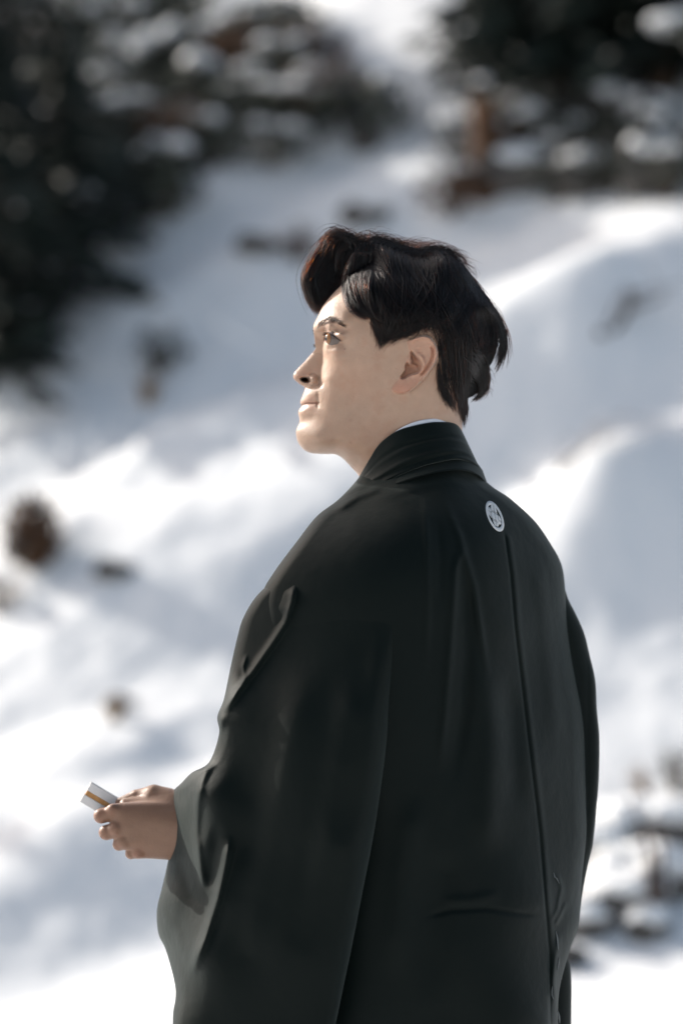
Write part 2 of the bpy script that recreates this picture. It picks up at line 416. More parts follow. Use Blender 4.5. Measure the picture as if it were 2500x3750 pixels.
# --- left: young dark conifers
conifer(gp(-60, 1420), 1.9, 0.62, 11, 'large dark young conifer at the left edge of the slope', snow=0.02, leafn=1.6)
conifer(gp(200, 1130), 1.45, 0.60, 12, 'dark bushy young conifer right of the one at the left edge', snow=0.03, leafn=1.6)
conifer(gp(400, 860), 0.62, 0.30, 13, 'smallest dark young conifer at the end of the row on the left', snow=0.05, leafn=1.4)
conifer(gp(40, 760), 1.7, 0.7, 14, 'dark conifer behind the others at the upper left', snow=0.10, leafn=1.4)
shrub(gp(120, 1180), 0.28, 0.20, 21, 'greyish brown shrub below the dark conifers at the left edge', None, 2, M_rust)
shrub(gp(60, 1290), 0.24, 0.2, 22, 'low brown bush at the left edge under the conifers', None, 1, M_rust)
# --- top: bushes that poke out of the snow
r_ = random.Random(5)
ORD = ['first', 'second', 'third', 'fourth', 'fifth', 'sixth', 'seventh', 'eighth', 'ninth', 'tenth', 'eleventh', 'twelfth', 'thirteenth', 'fourteenth', 'fifteenth']
def nth_of(L, i): return ORD[sorted(range(len(L)), key=lambda k: L[k][0]).index(i)]
BU = [(330,420),(440,300),(520,150),(610,330),(650,520),(540,640),(720,250),(750,430),(770,570),(830,150),(870,300),(900,450),(980,200),(1030,360),(1080,110),(1110,440),(1150,270),
      (700,80),(420,90),(300,180),(560,30),(240,60),(120,120),(470,500),(560,760),(400,560),(1330,480),(1000,570),(1220,390)]
for i, (a, b) in enumerate(BU):
    m_ = M_rust if i % 6 == 4 else M_leaf
    row_ = 0 if b < 140 else 1 if b < 280 else 2 if b < 440 else 3
    mates = sorted(BU.index(q) for q in BU if (0 if q[1] < 140 else 1 if q[1] < 280 else 2 if q[1] < 440 else 3) == row_)
    nth = ORD[sorted(mates, key=lambda k: BU[k][0]).index(i)]
    place = ('along the top edge', 'in the second row from the top', 'in the third row from the top', 'in the lowest row above open snow')[row_]
    shrub(gp(a + r_.uniform(-20, 20), b + 40), r_.uniform(0.26, 0.44), r_.uniform(0.22, 0.34), 100 + i, ('reddish brown' if m_ is M_rust else 'dark snow dusted') + ' bush, ' + nth + ' from the left ' + place,
          'reddish bushes at the top of the slope' if m_ is M_rust else 'dark bushes at the top of the slope', (2, 3, 2, 4)[i % 4], m_, n=380)
# --- top right: trees, rocks
conifer(gp(2060, 360), 2.3, 0.85, 31, 'dark conifer at the top right beside the snow chute', snow=0.0, leafn=2.4)
conifer(gp(2420, 350), 2.6, 1.0, 32, 'dark conifer in the top right corner', snow=0.02, leafn=2.4)
conifer(gp(1960, 200), 1.2, 0.36, 33, 'slim dark conifer left of the two at the top right', snow=0.0, leafn=1.4)
conifer(gp(2250, 250), 2.4, 0.9, 34, 'dark conifer behind the pair at the top right', snow=0.03, leafn=2.2)
stump(gp(1800, 700), 0.55, 0.075, 41, 'tall rust brown broken stump left of the snowy rocks', (-0.05, 0))
RK = [(1900,650,.24),(2030,580,.20),(2130,670,.26),(2270,590,.24),(2390,670,.28),(2490,540,.24),(1890,480,.20),(2070,450,.20),(2220,430,.22),(2360,450,.22),(1730,650,.18)]
for i, (a, b, sz) in enumerate(RK):
    rock(gp(a, b + 20), sz * r_.uniform(0.5, 0.8), sz * 0.6, sz * r_.uniform(0.45, 0.8), 60 + i, 'dark rock ' + ('bare on top' if i % 4 == 3 else 'capped with snow') + ', ' + nth_of(RK, i) + ' from the left in the outcrop at the upper right', 'rocks of the outcrop at the upper right', i % 4 != 3)
OB = [(2120,560),(2400,580),(2230,680),(1900,430),(2050,420),(2470,640),(1830,590),(1960,540),(2180,560),(2300,540),(2440,700),(2060,700),(1660,760),(1700,560)]
for i, (a, b) in enumerate(OB):
    shrub(gp(a, b + 30), 0.26, 0.22, 160 + i, ('rusty brown' if i in (6, 12) else 'dark green') + ' bush, ' + nth_of(OB, i) + ' from the left among the rocks at the upper right', 'bushes in the outcrop at the upper right', (1, 2, 0)[i % 3], M_rust if i in (6, 12) else M_leaf)
rock(gp(1345, 545), 0.085, 0.07, 0.07, 81, 'small dark rock alone in the snow chute', None, False)
rock(gp(945, 915), 0.11, 0.07, 0.06, 82, 'dark rock in the snow up left of the hair of the man', None, False)
shrub(gp(1095, 960), 0.20, 0.13, 83, 'small brown bush just behind the hair of the man', None, 0, M_rust, n=120)
rock(gp(1330, 810), 0.13, 0.08, 0.06, 84, 'flat grey rock in the snow above the head of the man', None, True)
shrub(gp(590, 1370), 0.26, 0.17, 85, 'grey brown bush in the snow left of the face', None, 1, M_leaf, n=110)
dry_clump(gp(545, 1480), 0.16, 0.09, 86, 'pale dry grass below the grey brown bush left of the face', None, 24)
shrub(gp(120, 2080), 0.32, 0.13, 42, 'rust brown bush full of dead leaves at the left edge', None, 1, M_rust, n=420)
rock(gp(420, 2110), 0.075, 0.05, 0.04, 87, 'small dark rock right of the rust brown bush at the left edge', None, False)
shrub(gp(5, 2240), 0.16, 0.10, 88, 'reddish dead plant at the left edge below the rust brown bush', None, 2, M_rust, n=90)
dry_clump(gp(420, 2640), 0.10, 0.05, 89, 'tuft of dry grass in the snow above the hand', None, 22, M_dry)
rock(gp(440, 2590), 0.055, 0.04, 0.03, 90, 'little grey stone beside the grass tuft above the hand', None, True)
fallen_branch(gp(2190, 1275), gp(2360, 1140), 0.018, 91, 'brown branch lying in the snow at the right edge')
fallen_branch(gp(1960, 1800), gp(2240, 1640), 0.010, 92, 'thin branch half sunk in the snow right of the shoulder')
# --- bottom right: snowy stones with dead stems
LR = [(2190,3140,.085),(2300,3060,.10),(2290,3330,.10),(2140,3390,.065),(2440,3230,.09),(2470,3040,.08),(2370,3400,.06),(2240,3240,.075),(2360,3180,.07)]
for i, (a, b, sz) in enumerate(LR):
    rock(gp(a, b + 30), sz, sz * 0.85, sz * 0.95, 200 + i, nth_of(LR, i) + ' from the left of the thickly snow capped stones at the lower right', 'snow covered stones at the lower right', True, None, 1.18)
rock(gp(2050, 3540), 0.07, 0.05, 0.05, 211, 'dark stone edge right behind the coat at the lower right', None, False)
dry_clump(gp(2420, 3400), 0.42, 0.07, 212, 'rust coloured dead stems rising between the stones at the lower right', None, 11, M_rust, (-0.06, 0))
dry_clump(gp(2370, 2980), 0.20, 0.05, 213, 'pale brown dead stems above the stones at the lower right', None, 18, M_dry, (-0.05, 0))
shrub(gp(2480, 2900), 0.16, 0.09, 214, 'small green plant at the right edge above the stones', None, 1, M_leaf, n=60)
# --- trees beyond the left edge, between the sun and the slope: they throw the blue shade on the snow
for i, (x, y, h) in enumerate([(-5.0, 12.5, 3.0), (-6.4, 13.5, 4.0), (-3.6, 7.0, 1.5)]):
    conifer(Vector((x, y, GH(x, y))), h, h * 0.26, 300 + i, ('tallest conifer', 'mid sized conifer', 'smallest conifer')[(1, 0, 2)[i]] + ' of the stand on the slope beyond the left edge', 'conifers beyond the left edge', 0.15)
# --- pine out of view, its snowy bough added along sun rays to shade the man
def shading_pine():
    x, y = -3.1, 2.6; root = root_at('pine_tree', Vector((x, y, GH(x, y))), 'pine beyond the left edge with a snowy bough added to shade the man', 'tree')
    z0 = GH(x, y); t = MB(); base = Vector((x, y, z0))
    t.tube([Vector((0, 0, -0.2)), Vector((0.05, 0, 2.0)), Vector((0.1, 0.05, 5.0))], [0.11, 0.09, 0.03], 9)
    pd = []; nd = MB(); r = random.Random(3)
    TG = SHADE
    ends = []
    for i, (u, v, d, rad_, tt) in enumerate(TG):
        c = Vector(W(u, v, d)) + SUN_DIR * tt; ends.append(c); rr = rad_ / S
        ax = SUN_DIR.orthogonal().normalized()
        pd.append((c - base, rr, rr, rr * 0.75, 400 + i, 14, 10, 0.18))
        for k in range(40):
            q = c - base + rv(r, 1).normalized() * rr * r.uniform(0.75, 1.12); a = rv(r, 1).normalized() * 0.022; nd.leaf(q, a, a.orthogonal().normalized() * 0.004)
    cen = sum(ends, Vector()) / len(ends)
    t.tube([Vector((0.08, 0.04, cen.z - z0 + 0.5)), (cen - base) * 0.5 + Vector((0, 0, (cen.z - z0) * 0.5 + 0.25)), cen - base + Vector((-0.1, 0, 0.02))], [0.035, 0.025, 0.012], 7)
    for c in ends: t.tube([cen - base + Vector((-0.1, 0, 0.02)), (c - base) * 0.6 + (cen - base) * 0.4 + Vector((0, 0, 0.03)), c - base], [0.010, 0.008, 0.004], 5)
    t.build('trunk', M_bark, root, True); nd.build('needles', M_needle, root); pads('snow_load', pd, M_snow, root)  # these snow lumps are added blockers, shaped for the shade they cast
SHADE = [(1270,1975,-470,130,2.0),(1110,1985,-360,125,2.1),(1400,1900,-470,135,2.05),(1160,2140,-480,140,1.95),(1260,2200,-580,140,2.1),
         (1140,2400,-600,120,2.0),(1200,2600,-660,120,2.1),(1380,2050,-560,120,2.0)]
shading_pine()
#BACKGROUND-END

# ================================================================== THE MAN
HD = -60.0                                      # depth of the head's midline
OUT = [(1254,1040),(1230,1064),(1205,1091),(1180,1125),(1163,1160),(1151,1183),(1147,1199),(1149,1219),(1152,1243),(1154,1264),(1155,1276),(1147,1288),(1133,1304),
       (1113.6,1326),(1091.5,1348.5),(1078,1364),(1074,1376),(1076.5,1388),(1087,1398),(1101,1408),(1115,1417),(1116,1426),(1109,1445),(1104,1458),(1100,1470),(1100.5,1479),
       (1104,1487),(1097,1497),(1092,1509),(1094,1523),(1097,1537),(1095,1552),(1089,1564),(1084,1579),(1084.5,1595),(1089,1614),(1100,1633),(1116,1649),(1138,1659),(1166,1662),
       (1199,1663),(1221,1663),(1238,1668),(1255,1679),(1272,1696),(1313,1741),(1340,1790),(1365,1850),(1400,1905),(1500,1930),(1600,1890),(1670,1800),(1688,1700),(1691,1600),
       (1692,1550),(1698,1495),(1716,1435),(1746,1378),(1772,1308),(1779,1230),(1760,1150),(1712,1076),(1642,1022),(1562,988),(1480,972),(1400,970),(1330,985),(1280,1012)]
HC = np.array([1450.0, 1350.0])
outl = catmull(OUT, 12, closed=True)

HU0, HV0, HST = 1040.0, 840.0, 1.5
hu = np.arange(HU0, 1870, HST); hv = np.arange(HV0, 1960, HST)
UU, VV = np.meshgrid(hu, hv)
_pi = None
def poly_sd(poly):
    d, _ = pl_dist(UU, VV, np.vstack([poly, poly[:1]])); return np.where(in_poly(UU, VV, poly), d, -d)

ctl = [(u, v, 0.0) for (u, v) in OUT if not (1155 < v < 1425 and u < 1160) ]
ctl += [(1147,1199,0),(1163,1160,0)]
fore = catmull([(1254,1040),(1230,1064),(1205,1091),(1180,1125),(1163,1160)], 2)
for i in range(0, len(fore), 2):
    p = fore[i]; n = np.array([0.78, 0.62])
    for dd in (22, 55, 100): ctl.append((p[0] + n[0] * dd, p[1] + n[1] * dd, math.sqrt(360 * dd - dd * dd)))
ctl += [(1166,1200,66),(1190,1188,100),(1220,1178,126),(1260,1195,150),
        (1194,1240,98),(1214,1238,119),(1232,1240,129),(1255,1250,136),(1208,1212,118),(1240,1215,136),(1195,1208,106),(1208,1268,114),(1235,1270,134),(1186,1280,88),
        (1300,1180,164),(1340,1150,173),(1330,1230,179),(1290,1250,161),(1165,1310,48),(1160,1360,42),(1158,1400,45),
        (1186,1308,64),(1200,1308,96),(1216,1310,120),(1236,1312,137),(1255,1312,147),(1300,1320,168),(1350,1330,190),(1420,1330,207),
        (1175,1375,60),(1186,1380,84),(1199,1385,103),(1216,1390,117),(1240,1398,131),(1300,1410,159),(1370,1420,181),(1440,1420,198),
        (1125,1450,46),(1145,1440,64),(1165,1440,80),(1120,1470,40),(1140,1478,60),(1165,1482,82),(1110,1505,42),(1140,1502,68),(1165,1507,88),
        (1115,1550,46),(1140,1550,74),(1165,1550,95),(1105,1590,50),(1130,1600,80),(1165,1612,106),(1140,1640,58),
        (1195,1480,110),(1240,1490,134),(1310,1500,156),(1400,1500,177),(1460,1510,184),(1200,1560,119),(1260,1580,137),(1340,1580,153),(1430,1575,168),
        (1200,1635,92),(1270,1640,112),(1250,1664,50),(1340,1650,132),(1310,1690,70),(1390,1690,128),(1450,1640,158),(1520,1630,172),(1600,1600,156),(1400,1800,110),(1500,1800,165),
        (1600,1750,155),(1650,1650,112),(1450,1300,216),(1480,1420,206),(1550,1300,224),(1550,1150,240),(1450,1100,228),(1350,1060,190),(1650,1150,220),(1650,1300,205),
        (1700,1200,165),(1500,1040,178),(1600,1050,172),(1600,1450,176),(1650,1500,122),(1550,1500,184),(1500,1560,182)]
Hm = tps([(u, v, h * h) for u, v, h in ctl], 1e-6)(UU, VV)
h_main = np.sqrt(np.maximum(Hm, 0))
# the cheek's and eyelid's front contour steps out from the side of the nose
CONT = [(1196,1180),(1192,1200),(1192,1222),(1189,1245),(1185,1262),(1183,1280),(1183,1305),(1182,1330),(1175,1355),(1170,1375),(1170,1390),(1174,1403),(1172,1418),(1168,1440)]
cd, _ = pl_dist(UU, VV, CONT)
cx_at = np.interp(VV, [p[1] for p in CONT], [p[0] for p in CONT])
dc = np.where(UU >= cx_at, cd, -cd)
wgt = smoothstep(1192, 1222, VV) * (1 - smoothstep(1396, 1424, VV)) * (UU < 1300)
g = np.clip(dc / 15.0, 0, 1); fac = np.sqrt(np.maximum(1 - (1 - g) ** 2, 0))
h_face = h_main * (1 - wgt * (1 - (0.35 + 0.65 * fac)))
# nose
sdo = poly_sd(outl)
kn = np.interp(VV, [1199,1240,1275,1300,1330,1360,1380,1400,1420], [60,34,22,20,21,26,30,34,50])
h_nose = np.sqrt(np.maximum(kn * np.maximum(sdo, 0), 0))
al = 1 - ((UU - 1148) / 25) ** 2 - ((VV - 1391) / 22) ** 2
h_al = 56 * np.sqrt(np.maximum(al, 0)) * 1.0
def smax(a, b, k):
    hh = np.clip(0.5 + 0.5 * (a - b) / k, 0, 1); return b + (a - b) * hh + k * hh * (1 - hh)
nosemask = (UU < cx_at + 6) & (VV > 1195) & (VV < 1424)
h_n2 = smax(h_nose, h_al, 8.0)
h_n2 = h_n2 - ridge(UU, VV, [(1128,1372),(1150,1366),(1166,1376),(1174,1392)], 6, 7, 0.2)
hgt = np.where(nosemask & (h_n2 > h_face), h_n2, h_face)
hgt = blur(hgt, 0.9)
# nostril
nt_ = ((UU - 1119) * 0.98 + (VV - 1390) * 0.2) / 20; nv_ = (-(UU - 1119) * 0.2 + (VV - 1390.5) * 0.98) / 10.5
hgt = hgt - 36 * smoothstep(1.2, 0.6, np.hypot(nt_, nv_))
# lips
hgt += ridge(UU, VV, [(1098,1488),(1112,1482),(1124,1477.5),(1145,1477),(1166,1475)], 3.2, -9, 0.0)
hgt += ridge(UU, VV, [(1104,1466),(1120,1464),(1150,1466)], 9, 2, 0.4) + ridge(UU, VV, [(1097,1502),(1120,1496),(1162,1490)], 9, 3.0, 0.45)
hgt += ridge(UU, VV, [(1163,1428),(1164,1455),(1163,1478),(1165,1500)], 6, -6, 0.3)
hgt += ridge(UU, VV, [(1098,1537),(1125,1535),(1165,1528)], 15, -4, 0.35)
# lids
EYE = [(1188,1241),(1191,1229),(1196,1222),(1203,1221),(1211,1223),(1223,1230),(1234,1239),(1243,1247),(1239,1249.5),(1228,1248.5),(1216,1248.5),(1204,1251),(1195,1254),(1189,1252)]
eye_in = blur(in_poly(UU, VV, EYE).astype(float), 0.8)
hgt += ridge(UU, VV, [(1190,1212),(1203,1208),(1222,1215),(1245,1234)], 4, -2.5, 0.2) + ridge(UU, VV, [(1190,1220),(1203,1215),(1222,1224),(1250,1246)], 4, 1.2, 0.2)
hgt += ridge(UU, VV, [(1190,1263),(1210,1260),(1235,1258)], 7, 3, 0.25) + ridge(UU, VV, [(1188,1277),(1215,1277),(1245,1263)], 6, -2.5, 0.25)
hgt -= 16 * eye_in
hgt += ridge(UU, VV, [(1160,1195),(1190,1178),(1225,1172),(1255,1188)], 12, 5, 0.2)
hgt += ridge(UU, VV, [(1420,1600),(1500,1680),(1560,1740)], 26, 8, 0.25)      # neck muscle
# ear
EAR = [(1489,1249),(1511,1239),(1528,1232),(1551,1228),(1569,1231),(1583,1242),(1594,1260),(1601,1279),(1603,1295),(1600,1314),(1591,1333),(1575,1355),(1559,1376),(1540,1398),
       (1518,1419),(1496,1435),(1472,1442),(1453,1441),(1439,1434),(1433,1424),(1445,1407),(1461,1385),(1476,1362),(1482,1335),(1492,1310),(1496,1280)]
earp = catmull(EAR, 6, closed=True); esd = poly_sd(earp)
front = [(1433,1424),(1455,1392),(1474,1362),(1484,1325),(1490,1290),(1493,1249)]
fd, _ = pl_dist(UU, VV, front)
fx_at = np.interp(-VV, [-1424,-1392,-1362,-1325,-1290,-1249], [1433,1455,1474,1484,1490,1493])
rise = np.clip(fd / 105.0, 0, 1)
plate = 6 + 46 * smoothstep(0, 1.0, rise)
e_in = np.clip(esd, 0, None)
edge = np.sqrt(np.maximum(1 - (1 - np.clip(e_in / 7.0, 0, 1)) ** 2, 0))
frontfade = smoothstep(0, 22, fd)
plate = plate * edge
plate += ridge(UU, VV, [(1500,1262),(1512,1246),(1530,1239),(1551,1235.5),(1567,1239),(1579,1250),(1588,1266),(1594,1285),(1593,1306),(1584,1330),(1568,1352),(1552,1374),(1534,1394)], 7.5, 8, 0.08)
plate += ridge(UU, VV, [(1575,1262),(1586,1282),(1583,1312),(1567,1342),(1551,1364),(1533,1381)], 5.5, -11, 0.15)
plate += ridge(UU, VV, [(1530,1290),(1545,1315),(1552,1335),(1546,1353),(1535,1366),(1520,1372),(1500,1376)], 9, 9, 0.15)
plate += ridge(UU, VV, [(1532,1270),(1536,1295)], 10, -5, 0.3)
CON = np.array([(655,660),(700,720),(800,830),(870,940),(920,1000),(890,1090),(820,1160),(720,1190),(620,1210),(520,1280),(440,1295),(415,1240),(520,1090),(530,960),(570,920),(640,970),(690,920),(655,820)]) / 6.272 + np.array([1400, 1180])
con = blur(in_poly(UU, VV, CON).astype(float), 1.6)
plate -= con * 30
plate += ridge(UU, VV, [(1490,1330),(1510,1335),(1530,1345)], 6, 10, 0.2)
plate += ridge(UU, VV, [(1462,1384),(1476,1362),(1481,1344)], 6, 7, 0.2)
ear_on = esd > 0
hgt = np.where(ear_on, hgt + np.where(con > 0.3, plate, np.maximum(plate, 0)), hgt - 6 * np.exp(-np.clip(-esd, 0, None) / 6.0) * (UU > 1500))
hgt = blur(hgt, 0.55)

def samp(grid, u, v):
    x = np.clip((u - HU0) / HST, 0, grid.shape[1] - 1.001); y = np.clip((v - HV0) / HST, 0, grid.shape[0] - 1.001)
    xi = x.astype(int); yi = y.astype(int); fx = x - xi; fy = y - yi
    return (grid[yi, xi] * (1 - fx) + grid[yi, xi + 1] * fx) * (1 - fy) + (grid[yi + 1, xi] * (1 - fx) + grid[yi + 1, xi + 1] * fx) * fy

# skin tint
tint = np.repeat(SKIN[None, None], UU.shape[0], 0).repeat(UU.shape[1], 1)
def paint(w, c):
    global tint
    tint = tint * (1 - w[..., None]) + (tint * np.asarray(c)) * w[..., None]
gs = lambda cx, cy, sx, sy: np.exp(-((UU - cx) / sx) ** 2 - ((VV - cy) / sy) ** 2)
LIPS = [(1099,1470),(1115,1462),(1141,1449),(1155,1462),(1166,1476),(1158,1487),(1140,1499),(1115,1507),(1090,1512),(1090,1496),(1104,1487)]
paint(blur(in_poly(UU, VV, LIPS).astype(float), 2.5) * 0.6, (0.92, 0.76, 0.77))
paint(ridge(UU, VV, [(1098,1488),(1124,1477.5),(1166,1475)], 2.2, 0.6, 0.0), (0.42, 0.3, 0.3))
paint(np.clip(ear_on * 0.6, 0, 1) * 1.0, (1.02, 0.80, 0.74))
paint(ridge(UU, VV, [(1580,1265),(1586,1282),(1583,1312),(1567,1342),(1551,1364),(1533,1381)], 7, 0.6), (0.95, 0.70, 0.62))
paint(gs(1470,1425,40,22) * ear_on * 0.6, (1.0, 0.78, 0.74))
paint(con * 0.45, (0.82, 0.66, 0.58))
paint(gs(1119,1390,17,9) * 0.95, (0.12, 0.07, 0.05))
paint(gs(1118,1375,36,22) * 0.5, (1.0, 0.86, 0.84))
paint(gs(1160,1560,90,70) * 0.35, (0.90, 0.90, 0.90)); paint(gs(1150,1450,45,20) * 0.25, (0.88, 0.88, 0.88))
paint(gs(1290,1400,110,70) * 0.45, (0.97, 0.85, 0.79)); paint(gs(1330,1600,150,60) * 0.6, (0.88, 0.80, 0.75)); paint(gs(1450,1640,120,60) * 0.4, (0.92, 0.84, 0.78)); paint(gs(1230,1290,40,14) * 0.2, (0.9, 0.82, 0.8))  # cheek redness; jaw and neck shading put into the skin colour
_m1 = _hash_noise(UU / 46.0, VV / 52.0, 21) * 0.5 + _hash_noise(UU / 19.0, VV / 17.0, 22) * 0.3 + _hash_noise(UU / 8.0, VV / 8.0, 23) * 0.2
paint(smoothstep(0.50, 0.78, _m1) * 0.45, (0.95, 0.84, 0.79)); paint(smoothstep(0.52, 0.24, _m1) * 0.25, (0.92, 0.93, 0.93))
_st = _hash_noise(UU / 3.1, VV / 3.1, 31) * (gs(1130,1580,70,60) + 0.7 * gs(1135,1445,40,16) + 0.5 * gs(1290,1610,140,45)).clip(0, 1)
paint(smoothstep(0.45, 0.8, _st) * 0.35, (0.78, 0.78, 0.80)); paint(gs(1092,1375,20,16) * 0.5, (1.0, 0.80, 0.77))
_sp = np.random.default_rng(5)
for _k in range(26): paint(gs(_sp.uniform(1180, 1480), _sp.uniform(1290, 1690), _sp.uniform(2.2, 4), _sp.uniform(2.2, 4)) * _sp.uniform(0.1, 0.3), (0.70, 0.56, 0.52))
paint(gs(1262,1278,3,3) * 0.8, (0.4, 0.33, 0.33)); paint(gs(1283,1540,8,5) * 0.35, (0.7, 0.62, 0.68)); paint(gs(1283,1621,4,4) * 0.5, (0.55, 0.48, 0.46))
paint(gs(1287,1470,3,3) * 0.3, (0.7, 0.5, 0.45)); paint(gs(1265,1480,3,3) * 0.25, (0.7, 0.5, 0.45))
paint(ridge(UU, VV, EYE + [EYE[0]], 2.6, 0.75, 0.0), (0.45, 0.35, 0.33))
paint(gs(1225,1215,30,10) * 0.3, (0.85, 0.75, 0.72)); paint(ridge(UU, VV, [(1192,1224),(1197,1219),(1205,1218),(1216,1223),(1230,1233),(1247,1248)], 3.4, 0.85, 0.0), (0.22, 0.15, 0.13)); paint(gs(1244,1247,9,6) * 0.6, (0.55, 0.45, 0.4))
BROW = [(1158,1197),(1170,1180),(1195,1163),(1212,1159),(1230,1168),(1262,1195),(1235,1187),(1210,1180),(1185,1194),(1168,1204)]
paint(blur(in_poly(UU, VV, BROW).astype(float), 2.0) * 0.4, (0.62, 0.60, 0.60))

# polar mesh of the near half, mirrored for the far half
NA, NR = 760, 300
ang = np.unwrap(np.arctan2(outl[:, 1] - HC[1], outl[:, 0] - HC[0])); rad = np.hypot(*(outl - HC).T)
if ang[-1] < ang[0]: ang = ang[::-1]; rad = rad[::-1]
ta = np.linspace(ang[0], ang[0] + 2 * np.pi, NA, endpoint=False)
# finer spokes across the face
dens = 1 + 2.5 * ((np.cos(ta - np.pi) > 0.55)); cum = np.cumsum(dens); ta = np.interp(np.linspace(0, cum[-1], NA, endpoint=False), np.r_[0, cum], np.r_[ta, ta[0] + 2 * np.pi])
Ra = np.interp(ta, np.r_[ang - 2 * np.pi, ang, ang + 2 * np.pi], np.r_[rad, rad, rad])
rho = np.sin(np.linspace(0.004, np.pi / 2, NR)); rho = 0.55 * rho + 0.45 * np.linspace(0.004, 1, NR)
PU = HC[0] + Ra[None] * rho[:, None] * np.cos(ta)[None]; PV = HC[1] + Ra[None] * rho[:, None] * np.sin(ta)[None]
PH = samp(hgt, PU, PV)
gap = Ra[None] * (1 - rho[:, None])
PH = np.minimum(np.maximum(PH, 0), 30 * np.sqrt(gap)); PH[-1] = 0
Pn = W(PU, PV, HD - PH).reshape(-1, 3)
y0 = HD / S
Pf = Pn.copy(); Pf[:, 1] = 2 * y0 - Pf[:, 1]
fn = grid_faces(NR, NA, True); N1 = len(Pn)
keep = np.arange(N1 - NA)                                   # the last ring is shared
remap = np.r_[np.arange(N1 - NA) + N1, np.arange(N1 - NA, N1)]
head_v = np.vstack([Pn, Pf[keep]]); head_f = np.vstack([fn[:, ::-1], remap[fn]])
tn = np.stack([samp(tint[..., k], PU, PV) for k in range(3)], -1).reshape(-1, 3)
head_t = np.vstack([tn, tn[keep]])
# close the poles
c1 = len(head_v); head_v = np.vstack([head_v, W(HC[0], HC[1], HD - PH[0].mean()), 0 * head_v[:1]]); head_v[-1] = head_v[-2]; head_v[-1, 1] = 2 * y0 - head_v[-1, 1]
head_t = np.vstack([head_t, head_t[:1], head_t[:1]])
i0 = np.arange(NA); i1 = (i0 + 1) % NA
pole = np.vstack([np.stack([i0, i1, np.full(NA, c1), np.full(NA, c1)], -1), np.stack([remap[i1], remap[i0], np.full(NA, c1 + 1), np.full(NA, c1 + 1)], -1)])

# hand and forearm: smooth union of tapered bones, in photo pixels (u, v, depth)
def cone(P, a, b, ra, rb):
    a = np.asarray(a, float); b = np.asarray(b, float); ab = b - a
    t = np.clip(((P - a) @ ab) / (ab @ ab), 0, 1)
    return np.linalg.norm(P - a - t[..., None] * ab, axis=-1) - (ra + (rb - ra) * t)
def smin(a, b, k):
    h = np.clip(0.5 + 0.5 * (b - a) / k, 0, 1); return b + (a - b) * h - k * h * (1 - h)
HST3 = 2.6; ho = np.array([318.0, 2838.0, -262.0]); hn = (np.array([760.0, 3190.0, 10.0]) - ho) / HST3
P3 = np.stack(np.meshgrid(*[np.arange(int(n)) * HST3 + o_ for n, o_ in zip(hn, ho)], indexing='ij'), -1)
palm = None
for a, b, ra, rb in [((660,2972,-140),(418,2970,-166),46,25),((660,3015,-145),(424,3036,-176),50,26),((655,3065,-140),(452,3082,-170),48,24),((640,3105,-130),(508,3118,-150),44,25),
                     ((740,3035,-150),(640,3030,-140),82,70)]:
    d = cone(P3, a, b, ra, rb); palm = d if palm is None else smin(palm, d, 22)
palm = smin(palm, cone(P3, (650,3025,-146), (462,2998,-158), 72, 46), 30)
palm = smin(palm, cone(P3, (640,3070,-138), (480,3058,-152), 66, 44), 30)
palm = smin(palm, cone(P3, (640,2945,-110), (560,2922,-92), 52, 40), 24)
palm = smin(palm, cone(P3, (620,2950,-112), (460,2948,-104), 42, 24), 24)
def finger(pts, rs):
    f = None
    for i in range(len(pts) - 1):
        d = cone(P3, pts[i], pts[i + 1], rs[i], rs[i + 1]); f = d if f is None else smin(f, d, 5)
    return f
fingers = [finger([(432,2974,-164),(371,2988,-160),(378,2978,-86),(424,2962,-44)], [30,27,22,16]),
           finger([(436,3038,-170),(390,3049,-168),(394,3042,-96),(436,3024,-58)], [30,27,22,16]),
           finger([(460,3086,-166),(436,3093,-164),(434,3080,-92),(474,3058,-58)], [26,22,18,14]),
           finger([(514,3116,-150),(480,3126,-146),(474,3106,-88),(504,3084,-60)], [26,20,16,12])]
hand = palm
ff = None
for f in fingers: ff = f if ff is None else smin(ff, f, 3)
hand = smin(hand, ff, 10)
hand = smin(hand, finger([(610,2925,-96),(566,2908,-88),(500,2916,-72),(440,2938,-64)], [40,34,24,17]), 14)
for (cu, cv, cdp, r) in [(412,2964,-184,19),(420,3036,-192,20),(450,3086,-184,17),(505,3124,-164,16)]:      # knuckles
    hand = smin(hand, np.linalg.norm(P3 - np.array([cu, cv, cdp]), axis=-1) - r, 14)
hvn, hf = surface_nets(hand, ho, HST3)
# relax the hand mesh once
adj = np.zeros_like(hvn); cntv = np.zeros(len(hvn))
for k in range(4):
    np.add.at(adj, hf[:, k], hvn[hf[:, (k + 1) % 4]]); np.add.at(cntv, hf[:, k], 1)
    np.add.at(adj, hf[:, k], hvn[hf[:, (k - 1) % 4]]); np.add.at(cntv, hf[:, k], 1)
hvn = 0.5 * hvn + 0.5 * adj / cntv[:, None]
hand_w = W(hvn[:, 0], hvn[:, 1], hvn[:, 2])
ht = np.repeat(SKIN[None], len(hvn), 0) * np.array([0.53, 0.435, 0.375])  # hand skin darkened, its shadow put into the colour
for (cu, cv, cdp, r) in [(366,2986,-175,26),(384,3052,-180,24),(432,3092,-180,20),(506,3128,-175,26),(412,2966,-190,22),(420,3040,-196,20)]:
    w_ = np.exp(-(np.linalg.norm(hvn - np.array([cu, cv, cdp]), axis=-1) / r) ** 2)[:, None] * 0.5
    ht = ht * (1 - w_) + ht * np.array([1.05, 0.80, 0.76]) * w_
